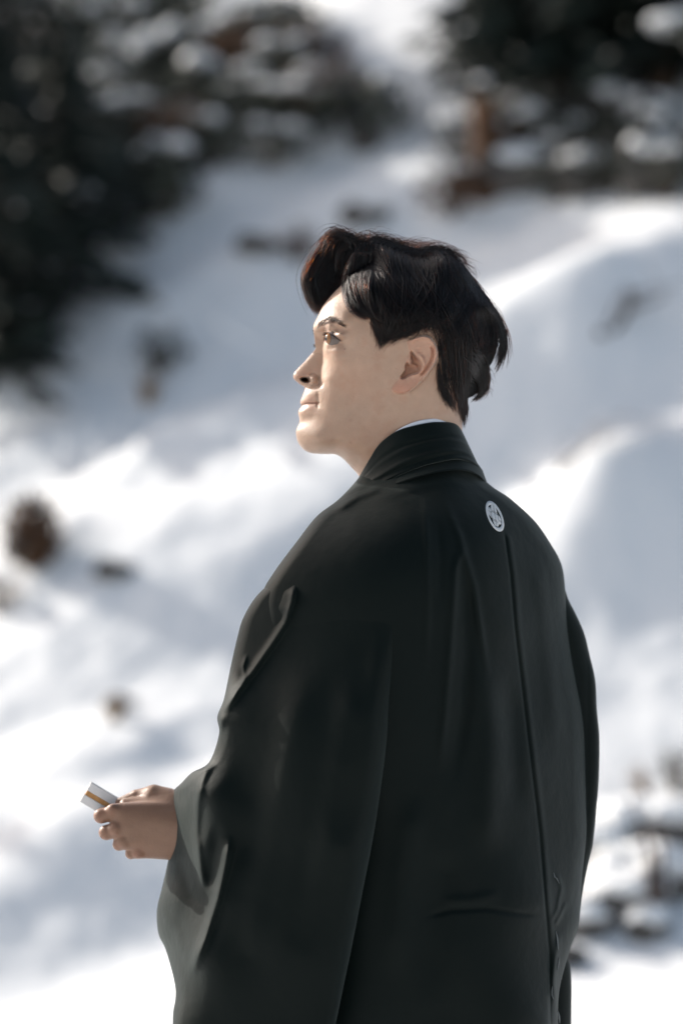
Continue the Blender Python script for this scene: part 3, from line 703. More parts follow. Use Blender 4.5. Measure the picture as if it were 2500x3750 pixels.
# hidden trunk, arm and legs inside the clothes (coarse)
def tube(path, rx, n=14):
    vs, fs = [], []
    for i, (p, r) in enumerate(zip(path, rx)):
        t = np.array(path[min(i + 1, len(path) - 1)], float) - np.array(path[max(i - 1, 0)], float); t /= np.linalg.norm(t)
        a = np.cross(t, [0, 1, 0.01]); a /= np.linalg.norm(a); b = np.cross(t, a)
        for k in range(n):
            q = 2 * math.pi * k / n; vs.append(np.array(p) + r * (math.cos(q) * a + math.sin(q) * b))
    return np.array(vs), grid_faces(len(path), n, True)
def wp(u, v, d): return tuple(W(u, v, d))
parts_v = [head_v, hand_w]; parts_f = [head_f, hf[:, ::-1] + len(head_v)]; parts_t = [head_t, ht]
pole_n = pole
off = len(head_v) + len(hand_w)
for path, rr in [([wp(700,3035,-120), wp(900,3000,-190), wp(1180,2900,-380)], [0.024,0.034,0.042]), ([wp(1180,2900,-380), wp(1220,2500,-380), wp(1320,2220,-330)], [0.042,0.046,0.05]),
                 ([wp(1500,1850,-80), wp(1560,2100,-150), wp(1570,2600,-180), wp(1560,3200,-180)], [0.045,0.07,0.075,0.08]),
                 ([wp(1500,3250,-230), wp(1490,4700,-200), wp(1480,6150,-190)], [0.08,0.055,0.04]), ([wp(1660,3250,-100), wp(1660,4700,-60), wp(1660,6150,-50)], [0.08,0.055,0.04])]:
    v_, f_ = tube(path, rr); parts_v.append(v_); parts_f.append(f_ + off); parts_t.append(np.repeat(SKIN[None], len(v_), 0)); off += len(v_)
allf = np.vstack(parts_f)
tri_pole = pole[:, :3]
faces_list = None
person = mesh_obj('person', np.vstack(parts_v), allf, M_skin)
ca = person.data.color_attributes.new('tint', 'FLOAT_COLOR', 'POINT')
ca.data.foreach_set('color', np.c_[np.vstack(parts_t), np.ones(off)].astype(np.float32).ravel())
tag(person, 'man in a black crested kimono coat looking up to the left, holding a closed fan', 'person')

# ---- eyes
def make_eye(side):
    R = 38.0; c = np.array([1230.0, 1239.0, 97.0])
    n = 48; vs = []; fs = []
    g = np.array([-1, 0.0, 0.50]); g = g / np.linalg.norm(g)      # gaze (u, -v, h)
    a = np.cross(g, [0, 1, 0]); a /= np.linalg.norm(a); b = np.cross(a, g)
    pts = []
    for i in range(n + 1):
        th = math.pi * i / n
        rr = R + (4.0 * math.exp(-(th / 0.42) ** 4) if th < 0.8 else 0)
        for k in range(n):
            ph = 2 * math.pi * k / n
            pts.append(c + rr * (math.cos(th) * g * np.array([1, 1, 1]) + math.sin(th) * (math.cos(ph) * a + math.sin(ph) * b)))
    pts = np.array(pts); w = W(pts[:, 0], pts[:, 1], HD - pts[:, 2])
    if side < 0: w[:, 1] = 2 * y0 - w[:, 1]
    o = mesh_obj('eyeball', w, grid_faces(n + 1, n, True), M_eye, person)
    th = np.repeat(np.arange(n + 1) * math.pi / n, n)
    col = np.zeros((len(th), 4)); col[:] = (0.125, 0.092, 0.075, 1)  # white of the eye coloured dark, lid shade put into it
    iris = th < 0.62; col[iris] = (0.26, 0.11, 0.03, 1); col[(th < 0.65) & (th > 0.56)] = (0.05, 0.025, 0.012, 1); col[th < 0.2] = (0.004, 0.004, 0.004, 1)
    at = o.data.color_attributes.new('tint', 'FLOAT_COLOR', 'POINT'); at.data.foreach_set('color', col.astype(np.float32).ravel())
    return o
M_eye = mat('eye', (0.6, 0.6, 0.6), 0.08, Specular_IOR_Level=0.6)
_a = M_eye.node_tree.nodes.new('ShaderNodeAttribute'); _a.attribute_name = 'tint'
M_eye.node_tree.links.new(_a.outputs['Color'], M_eye.node_tree.nodes['Principled BSDF'].inputs['Base Color'])
make_eye(1); make_eye(-1)

# ------------------------------------------------------------------ hair
HOUT = [(1262,882),(1300,868),(1339,866),(1390,882),(1436,905),(1490,925),(1534,938),(1570,930),(1603,920),(1655,935),(1708,985),(1744,1055),(1800,1110),(1828,1165),(1838,1245),(1822,1315),(1795,1362),
        (1780,1420),(1752,1452),(1716,1474),(1708,1523),(1696,1562),(1690,1556),(1664,1500),(1636,1440),(1614,1360),(1602,1240),(1540,1215),(1480,1226),(1400,1250),(1345,1180),(1275,1100),(1262,1040),(1256,1000),(1230,960),(1240,900)]
hairpoly = catmull(HOUT, 6, closed=True)
hsd = poly_sd(hairpoly)
topout = catmull([(1150,1000),(1180,930),(1262,882),(1339,866),(1436,905),(1534,938),(1603,920),(1655,935),(1708,985),(1744,1055),(1800,1110),(1828,1165),(1838,1245),(1822,1315),(1795,1362),(1780,1420),(1752,1452),(1716,1474),(1708,1523),(1696,1562)], 8)
td, _ = pl_dist(UU, VV, topout)
h_skull = np.sqrt(np.maximum(Hm, 0))
# outer surface of the hair: skull plus thickness, closing on the outline
thick = 34 * smoothstep(0, 70, hsd) + 4
HAIRH = np.sqrt(np.clip(td, 0, None)) * 22
lim = h_skull + thick
def smin2(a, b, k):
    q = np.clip(0.5 + 0.5 * (b - a) / k, 0, 1); return b + (a - b) * q - k * q * (1 - q)
lim = np.where(VV < 1150, np.maximum(lim, (120 + 0.62 * np.clip(td, 0, 180)) * smoothstep(1330, 1430, UU)), lim)
HAIRH = np.where(in_poly(UU, VV, np.vstack([topout, [(1600,1700),(1100,1700)]])), smin2(np.sqrt(np.clip(td, 0, None)) * 19, np.maximum(lim, 40), 70), 0)
HAIRH = np.maximum(blur(HAIRH, 10), 0)
HAIRH = np.where(td * 19 * 19 > h_skull ** 2, np.maximum(HAIRH, h_skull + 7), HAIRH) if False else HAIRH
HAIRH = np.where(h_skull > 20, np.maximum(HAIRH, h_skull + 6), HAIRH)
def hair_h(u, v): return samp(HAIRH, u, v)

class Strands:
    def __init__(s): s.p = []; s.n = []; s.r = []
    def add(s, pts, r0, r1=None):
        k = len(pts); s.p.append(pts); s.n.append(k); t = np.linspace(0, 1, k)
        s.r.append(r0 * (1 - t ** 3 * 0.85))
    def build(s, name, m, parent):
        c = bpy.data.hair_curves.new(name); c.add_curves(s.n)
        c.attributes['position'].data.foreach_set('vector', np.concatenate(s.p).astype(np.float32).ravel())
        a = c.attributes.get('radius') or c.attributes.new('radius', 'FLOAT', 'POINT')
        a.data.foreach_set('value', np.concatenate(s.r).astype(np.float32))
        c.materials.append(m)
        o = bpy.data.objects.new(name, c); COL.objects.link(o); o.parent = parent
        return o

def resample(g, n):
    g = catmull(g, 8); d = np.r_[0, np.cumsum(np.linalg.norm(np.diff(g, axis=0), axis=1))]
    t = np.linspace(0, d[-1], n); return np.stack([np.interp(t, d, g[:, k]) for k in range(g.shape[1])], -1)

ST = Strands(); ST_LOOSE_GLINT = Strands()
def sheet(guides, count, layers, r=0.00028, npt=14, jit=5.0, wave=3.0, clump=0.6, nclump=40, mirror=0.0, habs=None, short=0.25, lift=0.0, fly=0.0, stag=0.22, glint=0.03, skull=None):
    G = np.array([resample(g, npt) for g in guides]); m = len(G)
    cl = RNG.random(nclump); clay = RNG.normal(0, 1, nclump); coff = RNG.normal(0, 1, (nclump, 2)); cph = RNG.random(nclump) * 6.28
    t = np.linspace(0, 1, npt)
    for i in range(count):
        k = RNG.integers(nclump); s0 = RNG.random(); 
        s_ = (s0, s0 * (1 - clump) + cl[k] * clump)
        sv = s_[0] + (s_[1] - s_[0]) * t ** 1.3
        x = np.clip(sv, 0, 1) * (m - 1); xi = np.minimum(x.astype(int), m - 2) if m > 1 else np.zeros(npt, int); f = x - xi
        P = G[xi, np.arange(npt)] * (1 - f)[:, None] + (G[np.minimum(xi + 1, m - 1), np.arange(npt)] * f[:, None] if m > 1 else 0)
        L = 1 - short * RNG.random(); g0 = stag * RNG.random(); q = (g0 + t * (L - g0)) * (npt - 1); qi = np.minimum(q.astype(int), npt - 2); qf = (q - qi)[:, None]
        P = P[qi] * (1 - qf) + P[qi + 1] * qf
        j = RNG.normal(0, jit, 2) * (0.4 + 0.6 * t[:, None]) + coff[k] * jit * 0.8 * t[:, None]
        ph = cph[k] + RNG.normal(0, 0.5); am = wave * (0.6 + 0.8 * RNG.random())
        tng = np.gradient(P[:, :2], axis=0); tng /= np.linalg.norm(tng, axis=1)[:, None] + 1e-6
        nrm = np.stack([-tng[:, 1], tng[:, 0]], -1)
        P2 = P[:, :2] + j + nrm * (np.sin(t * 5.0 + ph) * am * t)[:, None]
        if fly and RNG.random() < fly: P2 = P2 + nrm * (RNG.normal(0, 22) * t ** 2)[:, None] + np.array([0, -16 * RNG.random()]) * (t * (1 - t) * 4)[:, None]
        lay = layers[0] + (layers[1] - layers[0]) * RNG.random() ** 0.7 + 0.035 * clay[k]
        if skull is not None:
            h = np.maximum(samp(h_skull, P2[:, 0], P2[:, 1]), 15) + skull[0] + (skull[1] - skull[0]) * RNG.random() + 6 * clay[k]
        elif habs is None:
            h = hair_h(P2[:, 0], P2[:, 1]) * lay + lift * t ** 2 * RNG.random()
        else:
            h = (habs[0] + (habs[1] - habs[0]) * RNG.random()) + RNG.normal(0, 6) * t + (P[:, 2] if P.shape[1] > 2 else 0)
        sg = -1.0 if RNG.random() < mirror else 1.0
        pw = W(P2[:, 0], P2[:, 1], HD - h)
        if sg < 0: pw[:, 1] = 2 * y0 - pw[:, 1]
        if RNG.random() < glint: ST_LOOSE_GLINT.add(pw, r * 0.75)
        else: ST.add(pw, r * (0.7 + 0.6 * RNG.random()))

# side of the head, from the crown line down to temple, ear and neck
sheet([[(1300,895),(1290,960),(1300,1060),(1330,1130),(1372,1190)],
       [(1350,885),(1345,960),(1350,1060),(1372,1150),(1400,1240)],
       [(1400,895),(1400,970),(1408,1080),(1420,1170),(1430,1240)],
       [(1450,915),(1458,1000),(1462,1090),(1470,1170),(1490,1232)],
       [(1500,932),(1515,1010),(1525,1100),(1530,1170),(1540,1222)],
       [(1550,940),(1580,1020),(1595,1110),(1600,1190),(1600,1260)],
       [(1600,930),(1640,1010),(1660,1110),(1655,1210),(1640,1310)],
       [(1640,935),(1690,1010),(1720,1110),(1725,1220),(1700,1330)],
       [(1670,950),(1730,1030),(1780,1120),(1795,1230),(1770,1330)],
       [(1690,965),(1750,1050),(1805,1125),(1828,1230),(1812,1330)]], 5000, (0.90, 1.0), mirror=0.35, nclump=130, jit=5.0, wave=12.0, clump=0.8, fly=0.06)
# under layers that close the scalp
sheet([[(1310,930),(1310,1010),(1330,1090),(1360,1150)],[(1430,950),(1430,1040),(1440,1120),(1450,1200)],[(1530,980),(1540,1060),(1550,1140),(1560,1215)],
       [(1620,990),(1660,1080),(1680,1180),(1670,1280)],[(1680,1020),(1740,1110),(1770,1200),(1760,1300)]], 1800, (0.78, 0.92), mirror=0.4, nclump=60)
# behind the ear and down the nape
sheet([[(1600,1230),(1604,1290),(1606,1350),(1612,1420)],[(1625,1230),(1632,1310),(1640,1400),(1650,1490)],[(1660,1230),(1668,1330),(1678,1440),(1684,1525)],
       [(1700,1230),(1706,1340),(1702,1450),(1696,1560)],[(1735,1250),(1732,1350),(1716,1450),(1704,1540)]], 1500, (0.80, 1.0), mirror=0.4, nclump=50, jit=3.0, wave=2.0)
sheet([[(1600,1330),(1603,1380),(1606,1430)],[(1606,1380),(1614,1430),(1625,1470)],[(1622,1410),(1640,1465),(1662,1500)],[(1650,1440),(1668,1490),(1688,1545)]], 420, (0.96, 1.02), r=0.00013, nclump=20, jit=4.0, wave=3.0, short=0.5, mirror=0.3)
sheet([[(1352,1150),(1350,1180),(1362,1205)],[(1385,1180),(1380,1225),(1388,1268)],[(1410,1190),(1404,1235),(1396,1270)],[(1440,1190),(1428,1226),(1408,1256)],[(1475,1185),(1464,1222),(1440,1248)],[(1510,1180),(1502,1215),(1484,1240)],[(1550,1175),(1548,1205),(1546,1226)],[(1590,1190),(1590,1220),(1596,1250)]],
      900, (0.97, 1.03), r=0.00015, nclump=70, jit=5.0, wave=3.0, short=0.6, mirror=0.25)
sheet([[(1346,1165),(1356,1190),(1374,1212)],[(1380,1215),(1380,1250),(1376,1284)],[(1400,1225),(1396,1260),(1384,1290)],[(1430,1212),(1416,1246),(1396,1272)],[(1470,1206),(1454,1238),(1430,1262)],[(1510,1200),(1494,1228),(1470,1246)],[(1545,1196),(1536,1220),(1522,1234)]],
      520, (1.0, 1.02), r=0.00010, nclump=90, jit=6.0, wave=3.0, short=0.5, mirror=0.25, skull=(2, 9), glint=0.0)
sheet([[(1604,1310),(1604,1350),(1601,1390)],[(1608,1350),(1610,1400),(1606,1440)],[(1620,1390),(1622,1440),(1622,1480)],[(1640,1430),(1646,1475),(1650,1512)],[(1664,1470),(1672,1510),(1678,1545)]],
      420, (1.0, 1.02), r=0.00010, nclump=70, jit=6.0, wave=5.0, short=0.5, mirror=0.25, skull=(1, 7), glint=0.0)
# tuft flicking out at the back
sheet([[(1690,1290),(1740,1330),(1775,1380),(1786,1425),(1765,1455)],[(1680,1320),(1725,1360),(1755,1410),(1755,1445),(1725,1472)],[(1740,1270),(1790,1310),(1798,1370),(1790,1425),(1770,1450)]], 650, (0.55, 1.0), nclump=18, jit=3.5, mirror=0.4)
sheet([[(1760,1120),(1815,1180),(1838,1250),(1830,1320),(1806,1370)],[(1730,1060),(1800,1115),(1842,1200),(1846,1270),(1820,1340)]], 420, (0.3, 1.0), nclump=16, jit=4.5, wave=5, mirror=0.45, fly=0.25)
# top: waves standing off the crown
sheet([[(1330,930),(1330,885),(1355,866),(1390,884),(1420,920)],[(1400,940),(1410,900),(1440,895),(1480,915),(1505,950)],[(1480,960),(1500,930),(1540,930),(1570,950),(1590,985)],
       [(1550,960),(1570,925),(1610,915),(1650,935),(1675,975)],[(1610,960),(1640,928),(1680,945),(1715,985),(1735,1030)]], 900, (0.1, 1.0), nclump=40, jit=5, wave=9, mirror=0.45, fly=0.3, glint=0.3)
sheet([[(1225,1000),(1228,935),(1258,884),(1305,868),(1352,884)],[(1250,990),(1256,935),(1285,892),(1325,878),(1370,900)],[(1280,985),(1285,940),(1305,905),(1345,893),(1385,915)],[(1245,1010),(1250,960),(1268,920),(1290,900),(1320,900)]], 900, (0, 1), habs=(-95, 18), nclump=50, jit=6.0, wave=7.0, short=0.35, fly=0.15)
# bright loose hairs along the top edge; sun glints put into their brighter material
sheet([[(1420,910),(1470,880),(1530,905),(1560,950)],[(1540,940),(1590,900),(1640,915),(1670,950)],[(1640,940),(1690,940),(1730,1000),(1740,1060)],[(1290,890),(1330,852),(1380,868),(1430,920)],[(1730,1030),(1800,1100),(1845,1190),(1846,1280)]], 330, (0.0, 0.6), r=0.00018, glint=0.9, nclump=60, jit=9, wave=14, mirror=0.4, fly=0.6, short=0.5)
sheet([[(1700,1300),(1760,1320),(1800,1350),(1812,1390)],[(1690,1340),(1740,1380),(1790,1420),(1800,1440)],[(1690,1400),(1730,1430),(1760,1468),(1742,1484)]], 160, (0.2, 0.9), r=0.00018, nclump=22, jit=6, wave=8, mirror=0.4, short=0.4, fly=0.3)
sheet([[(1700,1420),(1712,1480),(1708,1545)],[(1690,1440),(1700,1500),(1698,1570)],[(1675,1450),(1684,1510),(1690,1562)]], 260, (0.3, 1.0), r=0.00018, nclump=22, jit=5, wave=4, mirror=0.4, short=0.5)
# lock that falls beside the forehead
sheet([[(1292,925),(1268,970),(1256,1020),(1258,1080),(1276,1130),(1310,1160),(1346,1172)],[(1315,920),(1296,970),(1286,1020),(1287,1080),(1303,1126),(1330,1152),(1354,1163)],
       [(1345,920),(1332,975),(1325,1030),(1326,1085),(1340,1124),(1358,1148),(1378,1160)],[(1375,925),(1368,985),(1362,1040),(1364,1095),(1376,1135),(1392,1165),(1406,1180)]], 1700, (0.93, 1.02), glint=0.22, nclump=44, jit=4.0, wave=4.5, short=0.12, skull=(10, 40))
# quiff: rises at the front and falls in front of the far side of the forehead
sheet([[(1300,960),(1258,892),(1204,858),(1150,920),(1103,1005),(1106,1060),(1128,1110),(1166,1160)],[(1303,965),(1262,905),(1212,876),(1162,935),(1120,1010),(1124,1064),(1144,1112),(1169,1155)],
       [(1308,975),(1270,930),(1226,908),(1184,950),(1148,1012),(1147,1062),(1160,1108),(1174,1142)],[(1312,985),(1280,950),(1242,940),(1208,972),(1180,1016),(1175,1058),(1180,1095),(1186,1122)],
       [(1315,995),(1288,970),(1256,970),(1230,994),(1210,1022),(1203,1052),(1203,1080),(1207,1098)],[(1318,1005),(1298,990),(1274,992),(1254,1008),(1240,1028),(1232,1050),(1230,1066),(1230,1078)],[(1320,1020),(1308,1010),(1294,1012),(1280,1022),(1268,1034),(1260,1046),(1256,1054),(1250,1062)]],
      3600, (0, 1), habs=(-150, -12), nclump=110, jit=4.0, wave=6.0, clump=0.75, short=0.10, fly=0.05, glint=0.14)
sheet([[(1290,930),(1258,880),(1215,858),(1175,880),(1140,930)],[(1300,930),(1280,880),(1240,862),(1205,880),(1190,930)],[(1340,930),(1315,880),(1275,866),(1250,900),(1245,950)]], 500, (0, 1), habs=(-90, 25), nclump=30, jit=7.0, wave=6.0, short=0.4, fly=0.3)

# dark under-layer of the hair, on its own outline a little inside the tips
capout = np.vstack([topout, [(1680, 1640), (1500, 1900), (1300, 1800), (1130, 1640), (1130, 1400), (1140, 1150)]])
cang = np.unwrap(np.arctan2(capout[:, 1] - HC[1], capout[:, 0] - HC[0])); crad = np.hypot(*(capout - HC).T) - 16
cf = np.linspace(0, 1, len(cang)); k_ = np.argsort(cang % (2 * np.pi)); ca_s = (cang % (2 * np.pi))[k_]; cr_s = crad[k_]
RH = np.interp(ta % (2 * np.pi), np.r_[ca_s - 2 * np.pi, ca_s, ca_s + 2 * np.pi], np.r_[cr_s, cr_s, cr_s])
cu = HC[0] + RH[None] * rho[:, None] * np.cos(ta)[None]; cvv = HC[1] + RH[None] * rho[:, None] * np.sin(ta)[None]
capmask = smoothstep(10, 34, samp(hsd, cu, cvv) + 10 * (cvv < 1000) + 40 * (cu > 1700))
CH = np.where(capmask > 0.5, samp(HAIRH, cu, cvv) - 14, samp(h_skull, cu, cvv) - 14)
CH = samp(HAIRH, cu, cvv) - 14 - (1 - capmask) * 26
CH = np.minimum(CH, samp(h_skull, cu, cvv) + 6 + 60 * smoothstep(1330, 1450, cu))
CH = np.minimum(CH, 24 * np.sqrt(np.maximum(RH[None] * (1 - rho[:, None]), 0))); CH[-1] = 0
CPn = W(cu, cvv, HD - np.maximum(CH, 0)).reshape(-1, 3); CPf = CPn.copy(); CPf[:, 1] = 2 * y0 - CPf[:, 1]
ok = ((samp(hsd, cu, cvv) > 8) & (cu > 1285 + 0.0 * cvv)).reshape(-1)
f_ok = fn[ok[fn].all(1)]
cap = mesh_obj('hair', np.vstack([CPn, CPf]), np.vstack([f_ok[:, ::-1], f_ok + len(CPn)]), M_haircap, person)
ST.build('hair_strands', M_hair, cap); ST_LOOSE_GLINT.build('loose_glint_hairs', M_loose_glint, cap)
# brows, lashes
ST = Strands()
def brow(side):
    global ST
    ST = Strands()
    for i in range(105):
        s_ = RNG.random(); u = 1160 + 96 * s_; lo = np.interp(u, [1160,1185,1210,1235,1262], [1202,1193,1181,1187,1196]); hi = np.interp(u, [1160,1170,1195,1212,1230,1262], [1192,1180,1163,1159,1168,1193])
        v = lo + (hi - lo) * RNG.random(); L = 16 + 8 * RNG.random(); a = np.interp(s_, [0, 0.35, 1], [-1.15, -0.45, 0.45]) + RNG.normal(0, 0.15)
        t = np.linspace(0, 1, 4); uu = u + L * t * math.cos(a); vv = v + L * t * math.sin(a) + 2 * t * t
        hh = samp(hgt, uu, vv) + 1 + 4 * t
        pw = W(uu, vv, HD - hh)
        if side < 0: pw[:, 1] = 2 * y0 - pw[:, 1]
        ST.add(pw, 0.00016)
    if side < 0:
        for i in range(40):                       # the far brow's hairs that stand clear of the ridge
            u = 1150 + 4 * RNG.random(); v = 1205 + 26 * RNG.random(); t = np.linspace(0, 1, 4)
            pw = W(u - 9 * t * RNG.random(), v - 8 * t, HD + 40 + 20 * RNG.random() + 0 * t); ST.add(pw, 0.00016)
    return ST.build('eyebrow', M_hair, person)
brow(1); brow(-1)
for side in (1, -1):
    ST = Strands()
    for i in range(46):
        s_ = i / 45.0; u = np.interp(s_, [0, .2, .4, 1], [1190, 1196, 1206, 1246]); v = np.interp(s_, [0, .2, .4, 1], [1229, 1221, 1219, 1246])
        t = np.linspace(0, 1, 4); pw = W(u - (12 - 4 * s_) * t, v + 3 * t - 7 * t * t, HD - (samp(hgt, np.array([u]), np.array([v])) + 12 + 10 * t * s_))
        if side < 0: pw[:, 1] = 2 * y0 - pw[:, 1]
        ST.add(pw, 0.00014)
    if side < 0:
        for i in range(16):
            t = np.linspace(0, 1, 4); pw = W(1155 - 9 * t, 1262 + 12 * RNG.random() - 3 * t, HD + 60 + 0 * t); ST.add(pw, 0.00014)
    ST.build('eyelashes', M_hair, person)

# ------------------------------------------------------------------ clothes
def curve1(pts):
    P = np.asarray(pts, float); Q = catmull(P, 10)
    return lambda v: np.interp(v, Q[:, 1], Q[:, 0])
XL_ALL = [(1335,1700),(1312,1750),(1240,1828),(1160,1890),(1085,1985),(1000,2100),(935,2180),(892,2260),(870,2330),(845,2440),(820,2560),(796,2625),(802,2689),(766,2791),(703,2829),(665,2867),(633,2899),
          (618,2942),(634,3012),(631,3057),(615,3156),(596,3242),(577,3319),(575,3376),(583,3427),(605,3472),(628,3548),(642,3612),(643,3657),(634,3720),(636,3850),(660,4100)]
XR_BODY = [(1735,1700),(1762,1745),(1805,1785),(1870,1828),(1957,1908),(2017,1995),(2050,2056),(2064,2116),(2075,2257),(2091,2391),(2111,2504),(2131,2598),(2141,2700),(2144,2923),(2145,3057),(2131,3197),(2122,3306),
           (2119,3376),(2090,3465),(2061,3561),(2045,3640),(2042,3750),(2050,4100),(2060,5260)]
XL_BODY = [(1335,1700),(1312,1750),(1240,1828),(1160,1890),(1085,1985),(1000,2100),(960,2180),(960,2300),(980,2700),(980,3300),(960,4000),(940,5260)]
Dbody = tps([(1360,1700,-120),(1450,1700,-235),(1560,1700,-270),(1680,1700,-225),(1735,1700,-120),
             (1270,1800,-260),(1400,1800,-345),(1550,1800,-385),(1700,1800,-335),(1830,1800,-190),
             (1160,1900,-380),(1300,1900,-455),(1500,1900,-515),(1700,1900,-450),(1820,1900,-345),(1940,1900,-150),
             (1060,2050,-470),(1250,2050,-565),(1500,2050,-605),(1700,2050,-525),(1860,2050,-375),(2040,2050,-60),
             (1000,2300,-480),(1250,2300,-600),(1500,2300,-620),(1700,2300,-540),(1880,2300,-380),(2080,2300,-10),
             (1000,2800,-300),(1250,2800,-560),(1500,2800,-590),(1700,2800,-530),(1930,2800,-360),(2140,2800,0),
             (1000,3300,-250),(1250,3300,-500),(1500,3300,-560),(1700,3300,-530),(1980,3300,-350),(2120,3300,-60),
             (1000,3750,-250),(1250,3750,-500),(1500,3750,-540),(1700,3750,-520),(2010,3750,-340),(2050,3750,-220),
             (1000,5200,-250),(1500,5200,-540),(1700,5200,-520),(2010,5200,-300)], 1e-4)
SEAM = [(1846,1948),(1868,2100),(1885,2300),(1915,2550),(1945,2800),(1975,3050),(1995,3300),(2012,3500),(2015,3760),(2015,4100)]
def body_front(u, v):
    d = Dbody(u, v)
    f = ridge(u, v, SEAM, 5, -8, 0.02) + ridge(u, v, [(a + 15, b) for a, b in SEAM], 9, 6, 0.02)
    f += ridge(u, v, [(1610,1790),(1680,1960),(1735,2150),(1765,2350),(1790,2520)], 14, 12, 0.3)
    f += ridge(u, v, [(1697,1985),(1668,2080),(1660,2200),(1650,2350),(1630,2600),(1605,2850)], 16, 15, 0.15)
    f += ridge(u, v, [(1704,2060),(1712,2300),(1700,2600),(1650,2900)], 28, -20, 0.25)
    f += ridge(u, v, [(1550,1800),(1563,2000),(1565,2250),(1555,2500)], 14, 9, 0.3) + ridge(u, v, [(1600,1860),(1612,2050),(1610,2250)], 16, -7, 0.3)
    f += ridge(u, v, [(1770,2350),(1800,2650),(1790,2950),(1775,3150)], 55, 28, 0.25) + ridge(u, v, [(1850,2450),(1880,2750),(1890,3000)], 40, -18, 0.3)
    f += ridge(u, v, [(1520,2900),(1480,3200),(1440,3600)], 50, 22, 0.25) + ridge(u, v, [(1640,3100),(1600,3300),(1560,3700)], 60, -18, 0.25)
    f += ridge(u, v, [(1540,3360),(1650,3332),(1780,3326),(1900,3345),(1990,3352)], 9, -9, 0.2) + ridge(u, v, [(1600,3300),(1720,3300),(1850,3270)], 22, 9, 0.3)
    f += ridge(u, v, [(1960,2000),(1990,2200),(2020,2500),(2040,2800)], 34, 16, 0.25)
    f += ridge(u, v, [(2035,3190),(2055,3250),(2040,3330),(2015,3380)], 9, 10, 0.2) + ridge(u, v, [(2075,3300),(2050,3350),(2030,3390)], 8, 9, 0.2)
    f += ridge(u, v, [(2050,3400),(2035,3500),(2025,3600),(2040,3720)], 12, 16, 0.2)
    f += ridge(u, v, [(1225,1872),(1310,1818),(1405,1784)], 14, 17, 0.25)
    f += ridge(u, v, [(1300,1850),(1500,1790),(1650,1760),(1750,1790)], 16, 5, 0.2)
    return d - f
Dslv = tps([(1010,2100,-400),(1250,2100,-560),(1500,2100,-590),(900,2350,-440),(1100,2350,-560),(1300,2350,-640),(815,2600,-470),(950,2600,-545),(1150,2600,-645),(1300,2600,-690),(1430,2600,-625),
            (765,2800,-440),(900,2800,-530),(1100,2800,-650),(1250,2800,-700),(640,2900,-180),(695,2900,-380),(730,2900,-470),(900,2900,-535),(1100,2900,-655),(1380,2950,-620),
            (630,3100,-170),(695,3100,-360),(735,3100,-455),(900,3100,-530),(1100,3100,-650),(1250,3100,-690),(1350,3100,-612),
            (580,3300,-170),(650,3300,-300),(735,3300,-420),(800,3300,-515),(950,3300,-580),(1100,3300,-650),(1325,3300,-600),
            (612,3500,-200),(675,3500,-370),(725,3500,-490),(900,3500,-560),(1100,3500,-650),(1280,3500,-585),
            (650,3750,-420),(800,3750,-520),(1000,3750,-580),(1200,3750,-600),(660,4100,-420),(1000,4100,-560)], 1e-5)
def sleeve_front(u, v):
    w_ = smoothstep(2120, 2650, v)
    d = (body_front(u, v) + 10 * (1 - smoothstep(2100, 2330, v))) * (1 - w_) + Dslv(u, v) * w_
    f = ridge(u, v, [(1082,2120),(1070,2200),(1045,2280),(1000,2350),(930,2450),(870,2530),(815,2615)], 13, 26, 0.12)
    f += ridge(u, v, [(1066,2140),(1050,2200),(1030,2260)], 24, 16, 0.3) + ridge(u, v, [(905,2395),(890,2440),(897,2480),(880,2520)], 8, 9, 0.2)
    f += ridge(u, v, [(820,2600),(798,2680),(768,2790),(735,2870),(722,2950),(718,3060),(735,3180),(752,3270)], 15, 20, 0.1)
    f += ridge(u, v, [(848,3050),(828,3160),(798,3290),(750,3440),(690,3590)], 17, 34, 0.2) + ridge(u, v, [(800,3000),(780,3150),(765,3270)], 24, -18, 0.3)
    f += ridge(u, v, [(680,2900),(662,3050),(640,3250),(640,3400)], 30, 9, 0.2) + ridge(u, v, [(650,3130),(690,3250),(720,3330)], 20, -8, 0.3) + ridge(u, v, [(600,3330),(650,3420),(660,3520)], 22, 10, 0.3)
    f += ridge(u, v, [(1400,2250),(1370,2600),(1330,2950),(1270,3300),(1200,3700)], 45, 22, 0.15) + ridge(u, v, [(1250,2350),(1180,2800),(1120,3200),(1060,3650)], 60, -18, 0.2)
    f += ridge(u, v, [(1120,2400),(1040,2800),(960,3200),(900,3650)], 55, 14, 0.2)
    return d - f

def loft(name, v0, v1, dv, xl, xr, front, depth, m, parent, nf=360, nb=60, Wd=80.0, Rd=110.0, cap_top=False):
    vs = np.arange(v0, v1, dv); th = np.linspace(0, np.pi, nf); s_ = 0.5 * (1 - np.cos(th))
    L = xl(vs)[:, None]; R = xr(vs)[:, None]; u = L + (R - L) * s_[None]; v = np.repeat(vs[:, None], nf, 1)
    e = np.minimum(u - L, R - u); e = np.clip(e / Wd, 0, 1)
    d = front(u, v) + Rd * (1 - np.sqrt(np.maximum(1 - (1 - e) ** 2, 0)))
    thb = np.linspace(np.pi, 0, nb + 2)[1:-1]; sb = 0.5 * (1 - np.cos(thb)); ub = L + (R - L) * sb[None]
    db = d[:, -1:] + (d[:, :1] - d[:, -1:]) * (1 - sb[None]) + depth * np.sin(thb)[None]
    U_ = np.concatenate([u, ub], 1); V_ = np.concatenate([v, np.repeat(vs[:, None], nb, 1)], 1); D_ = np.concatenate([d, db], 1)
    P = W(U_, V_, D_)
    o = mesh_obj(name, P.reshape(-1, 3), grid_faces(len(vs), nf + nb, True)[:, ::-1], m, parent)
    return o
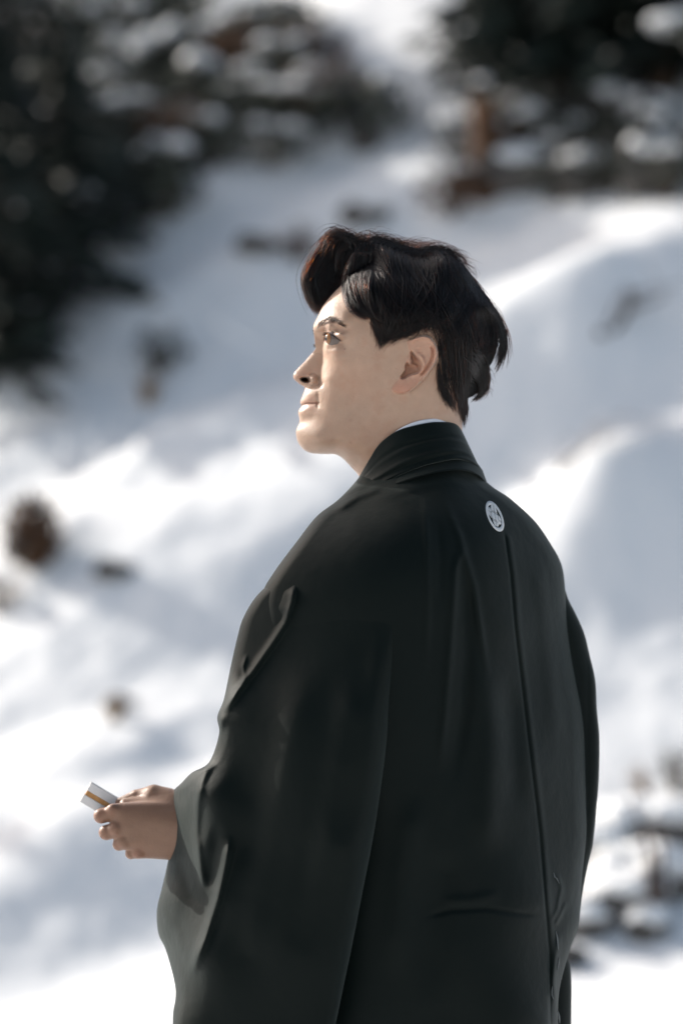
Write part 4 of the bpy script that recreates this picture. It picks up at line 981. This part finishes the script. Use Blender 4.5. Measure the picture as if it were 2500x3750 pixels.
haori = loft('haori', 1692, 5260, 7, curve1(XL_BODY), curve1(XR_BODY), body_front, 330, M_cloth, person, nf=420, Wd=50, Rd=80)
XL_SLV = [(1075,2060),(1030,2100),(942,2180)] + XL_ALL[7:]
loft('sleeve', 2085, 4000, 7, curve1(XL_SLV), curve1([(1505,2060),(1500,2120),(1490,2200),(1468,2287),(1440,2500),(1420,2700),(1379,2995),(1329,3255),(1285,3480),(1240,3695),(1200,3900),(1180,4100)]), sleeve_front, 150, M_cloth, haori, Wd=40, Rd=64)
loft('sleeve', 2120, 4000, 9, curve1([(1980,2100),(1990,2600),(1990,3300),(1960,4100)]),
     curve1([(2050,2100),(2078,2190),(2104,2243),(2137,2317),(2157,2397),(2178,2491),(2184,2598),(2193,2700),(2192,2827),(2186,2923),(2170,3083),(2150,3178),(2131,3274),(2120,3363),(2112,3414),(2083,3478),(2079,3504),(2087,3542),(2091,3606),(2090,3746),(2085,4100)]),
     lambda u, v: 60 - 60 * np.clip((2150 - u) / 150, 0, 1) + 0 * v, 160, M_cloth, haori, nf=80, nb=30, Wd=50, Rd=50)
loft('hakama', 5150, 6360, 60, curve1([(1180,5100),(1150,6400)]), curve1([(2000,5100),(2040,6400)]), lambda u, v: -430 + 0 * u, 420, M_cloth, person, nf=60, nb=30, Wd=300, Rd=250)

def ring_band(name, top, bot, rd_top, rd_bot, m, parent, folds=(), nt=26, npsi=150, thick=7.0, cen=-60.0):
    T = catmull(top, 10); B = catmull(bot, 10); psi = np.linspace(0, np.pi, npsi); rows = []
    for k in range(nt):
        t = k / (nt - 1)
        uL = T[0, 0] + (B[0, 0] - T[0, 0]) * t; uR = T[-1, 0] + (B[-1, 0] - T[-1, 0]) * t
        u = (uL + uR) / 2 - (uR - uL) / 2 * np.cos(psi); q = (u - uL) / (uR - uL)
        tv = np.interp(q, (T[:, 0] - T[0, 0]) / (T[-1, 0] - T[0, 0]), T[:, 1]); bv = np.interp(q, (B[:, 0] - B[0, 0]) / (B[-1, 0] - B[0, 0]), B[:, 1])
        v = tv + (bv - tv) * t
        r = rd_top + (rd_bot - rd_top) * t
        for (tc, w, a) in folds: r = r + a * math.exp(-((t - tc) / w) ** 2)
        rows.append((u, v, cen - r * np.sin(psi), cen + r * np.sin(psi)))
    near = np.array([W(u, v, dn) for u, v, dn, df in rows]); far = near[:, ::-1].copy(); far[:, :, 1] = 2 * cen / S - far[:, :, 1]
    P = np.concatenate([near, far[:, 1:-1]], 1)
    o = mesh_obj(name, P.reshape(-1, 3), grid_faces(nt, P.shape[1], True)[:, ::-1], m, parent)
    md = o.modifiers.new('thickness', 'SOLIDIFY'); md.thickness = thick / S; md.offset = -1.0
    return o
TOP = [(1314,1746),(1344,1695),(1379,1638),(1413,1604),(1459,1575),(1517,1558),(1574,1547),(1608,1545),(1649,1547),(1672,1555),(1688,1572)]
ring_band('collar', TOP, [(1300,1800),(1345,1790),(1390,1772),(1459,1738),(1545,1705),(1631,1684),(1689,1680),(1740,1700),(1768,1740)], 199, 264, M_cloth, haori,
          folds=((0.40, 0.05, -7), (0.50, 0.05, 5), (0.78, 0.05, 10), (0.90, 0.04, -6)))
ring_band('collar', [(a, b + 95) for a, b in TOP[:2]] + [(1379,1735),(1459,1712),(1545,1688),(1631,1668),(1689,1662),(1740,1690),(1766,1722)], [(1290,1830),(1345,1815),(1400,1795),(1470,1765),(1560,1738),(1640,1722),(1700,1722),(1750,1740),(1785,1775)], 205, 296, M_cloth, haori, folds=(), nt=12, thick=1.5)
und = [(a, b - 13 * math.exp(-((a - 1545) / 78) ** 4) + (6 if a < 1440 or a > 1640 else 0)) for a, b in TOP]
ring_band('under_collar', und, [(a + (1500 - a) * 0.03, b + 50) for a, b in TOP], 190, 192, M_white, person, nt=6, thick=4)

def lint_and_slits():  # first is a lint mark, the rest pale strips standing for sunlight slits
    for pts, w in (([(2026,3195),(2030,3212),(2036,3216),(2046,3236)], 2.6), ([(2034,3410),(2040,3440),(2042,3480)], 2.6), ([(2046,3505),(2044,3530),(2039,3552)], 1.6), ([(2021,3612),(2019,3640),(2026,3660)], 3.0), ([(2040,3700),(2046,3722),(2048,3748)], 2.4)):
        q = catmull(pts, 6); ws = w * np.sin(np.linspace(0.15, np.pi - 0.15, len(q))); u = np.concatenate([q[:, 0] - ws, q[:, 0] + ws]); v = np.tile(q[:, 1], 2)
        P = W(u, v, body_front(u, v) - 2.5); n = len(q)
        o = mesh_obj('lint_sun_slit', P, [(i, n + i, n + i + 1, i + 1) for i in range(n - 1)], M_lint_slits, haori)
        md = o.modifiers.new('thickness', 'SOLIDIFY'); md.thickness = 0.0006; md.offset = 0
M_lint_slits = mat('lint_and_slits', (0.10, 0.11, 0.11), 0.9)
lint_and_slits()
# crest on the back of the coat: ring with two crossed feathers
def crest():
    c0 = np.array([1810.5, 1890.5]); A = np.array([27.0, 53.0]); B = np.array([20.0, -18.0])
    vs, fs = [], []
    def put(poly_pairs):
        pass
    def strip(rowsA, rowsB):
        k = len(vs)
        for (a, b) in rowsA: vs.append((a, b))
        for (a, b) in rowsB: vs.append((a, b))
        n = len(rowsA)
        for i in range(n - 1): fs.append((k + i, k + i + 1, k + n + i + 1, k + n + i))
    n = 64; tt = [2 * math.pi * i / n for i in range(n + 1)]
    strip([(math.cos(t), math.sin(t)) for t in tt], [(0.75 * math.cos(t), 0.75 * math.sin(t)) for t in tt])
    def feather(rot, gaps):
        cr, sr = math.cos(rot), math.sin(rot)
        def pt(x, y): return (x * cr - y * sr, x * sr + y * cr)
        def halfw(x): return 0.33 * math.sqrt(max(0, 1 - (abs(x + 0.05) / 0.76) ** 4))
        for (x0, x1) in gaps:
            xs = np.linspace(x0, x1, 6)
            strip([pt(x, 0.02) for x in xs], [pt(x, 0.02 + halfw(x)) for x in xs])
            strip([pt(x, -0.02 - halfw(x)) for x in xs], [pt(x, -0.02) for x in xs])
    feather(math.radians(-38), [(-0.78, -0.36), (-0.31, -0.27), (-0.22, 0.25), (0.29, 0.34), (0.38, 0.68)])
    for (lo, hi) in [(-0.78, -0.5), (-0.46, -0.42), (-0.38, -0.34), (0.33, 0.37), (0.41, 0.68)]:
        feather(math.radians(38), [(lo, hi)])
    V = np.array(vs); uv = c0 + V[:, :1] * A + V[:, 1:] * B
    d = body_front(uv[:, 0], uv[:, 1]) - 1.6
    o = mesh_obj('crest', W(uv[:, 0], uv[:, 1], d), [f[::-1] for f in fs], M_crest, haori)
    md = o.modifiers.new('thickness', 'SOLIDIFY'); md.thickness = 0.0004; md.offset = 0
    o['label'] = 'white round crest with two crossed feathers'
crest()

# ------------------------------------------------------------------ closed fan in the hand
def box(verts, faces, c, ax, ay, az, hx, hy, hz):
    k = len(verts)
    for sx in (-1, 1):
        for sy in (-1, 1):
            for sz in (-1, 1): verts.append(np.array(c) + ax * hx * sx + ay * hy * sy + az * hz * sz)
    for q in ((0, 1, 3, 2), (4, 6, 7, 5), (0, 4, 5, 1), (2, 3, 7, 6), (0, 2, 6, 4), (1, 5, 7, 3)): faces.append(tuple(k + i for i in q))
def fan():
    e = W(314, 2899, -62); dr = W(314 + 100, 2899 + 59, -62 + 12) - e; L = np.linalg.norm(dr); ax = dr / L
    ay = W(292, 2932, -62) - W(335, 2865, -62); ay = ay / np.linalg.norm(ay); ay -= ax * (ay @ ax); ay /= np.linalg.norm(ay)
    az = np.cross(ax, ay)
    root = bpy.data.objects.new('folding_fan', None); COL.objects.link(root)
    tag(root, 'closed white paper fan with a tan rib, held in the hand of the man', 'folding fan')
    ln = 0.095
    for sgn in (-1, 1):
        for k in range(3):                        # stacked paper pleats either side of the rib
            v_, f_ = [], []; c = e + ax * (ln - 0.0002 * k) + ay * sgn * 0.0078 + az * (-0.0028 + 0.0028 * k)
            box(v_, f_, c, ax, ay, az, ln, 0.0049, 0.00125); o = mesh_obj('paper_pleat', np.array(v_), f_, M_paper, root, False)
            b = o.modifiers.new('edge', 'BEVEL'); b.width = 0.0004; b.segments = 2
    v_, f_ = [], []; box(v_, f_, e + ax * (ln + 0.001), ax, ay, az, ln, 0.0027, 0.0036); o = mesh_obj('rib', np.array(v_), f_, M_bamboo, root, False)
    b = o.modifiers.new('edge', 'BEVEL'); b.width = 0.0005; b.segments = 2
fan()
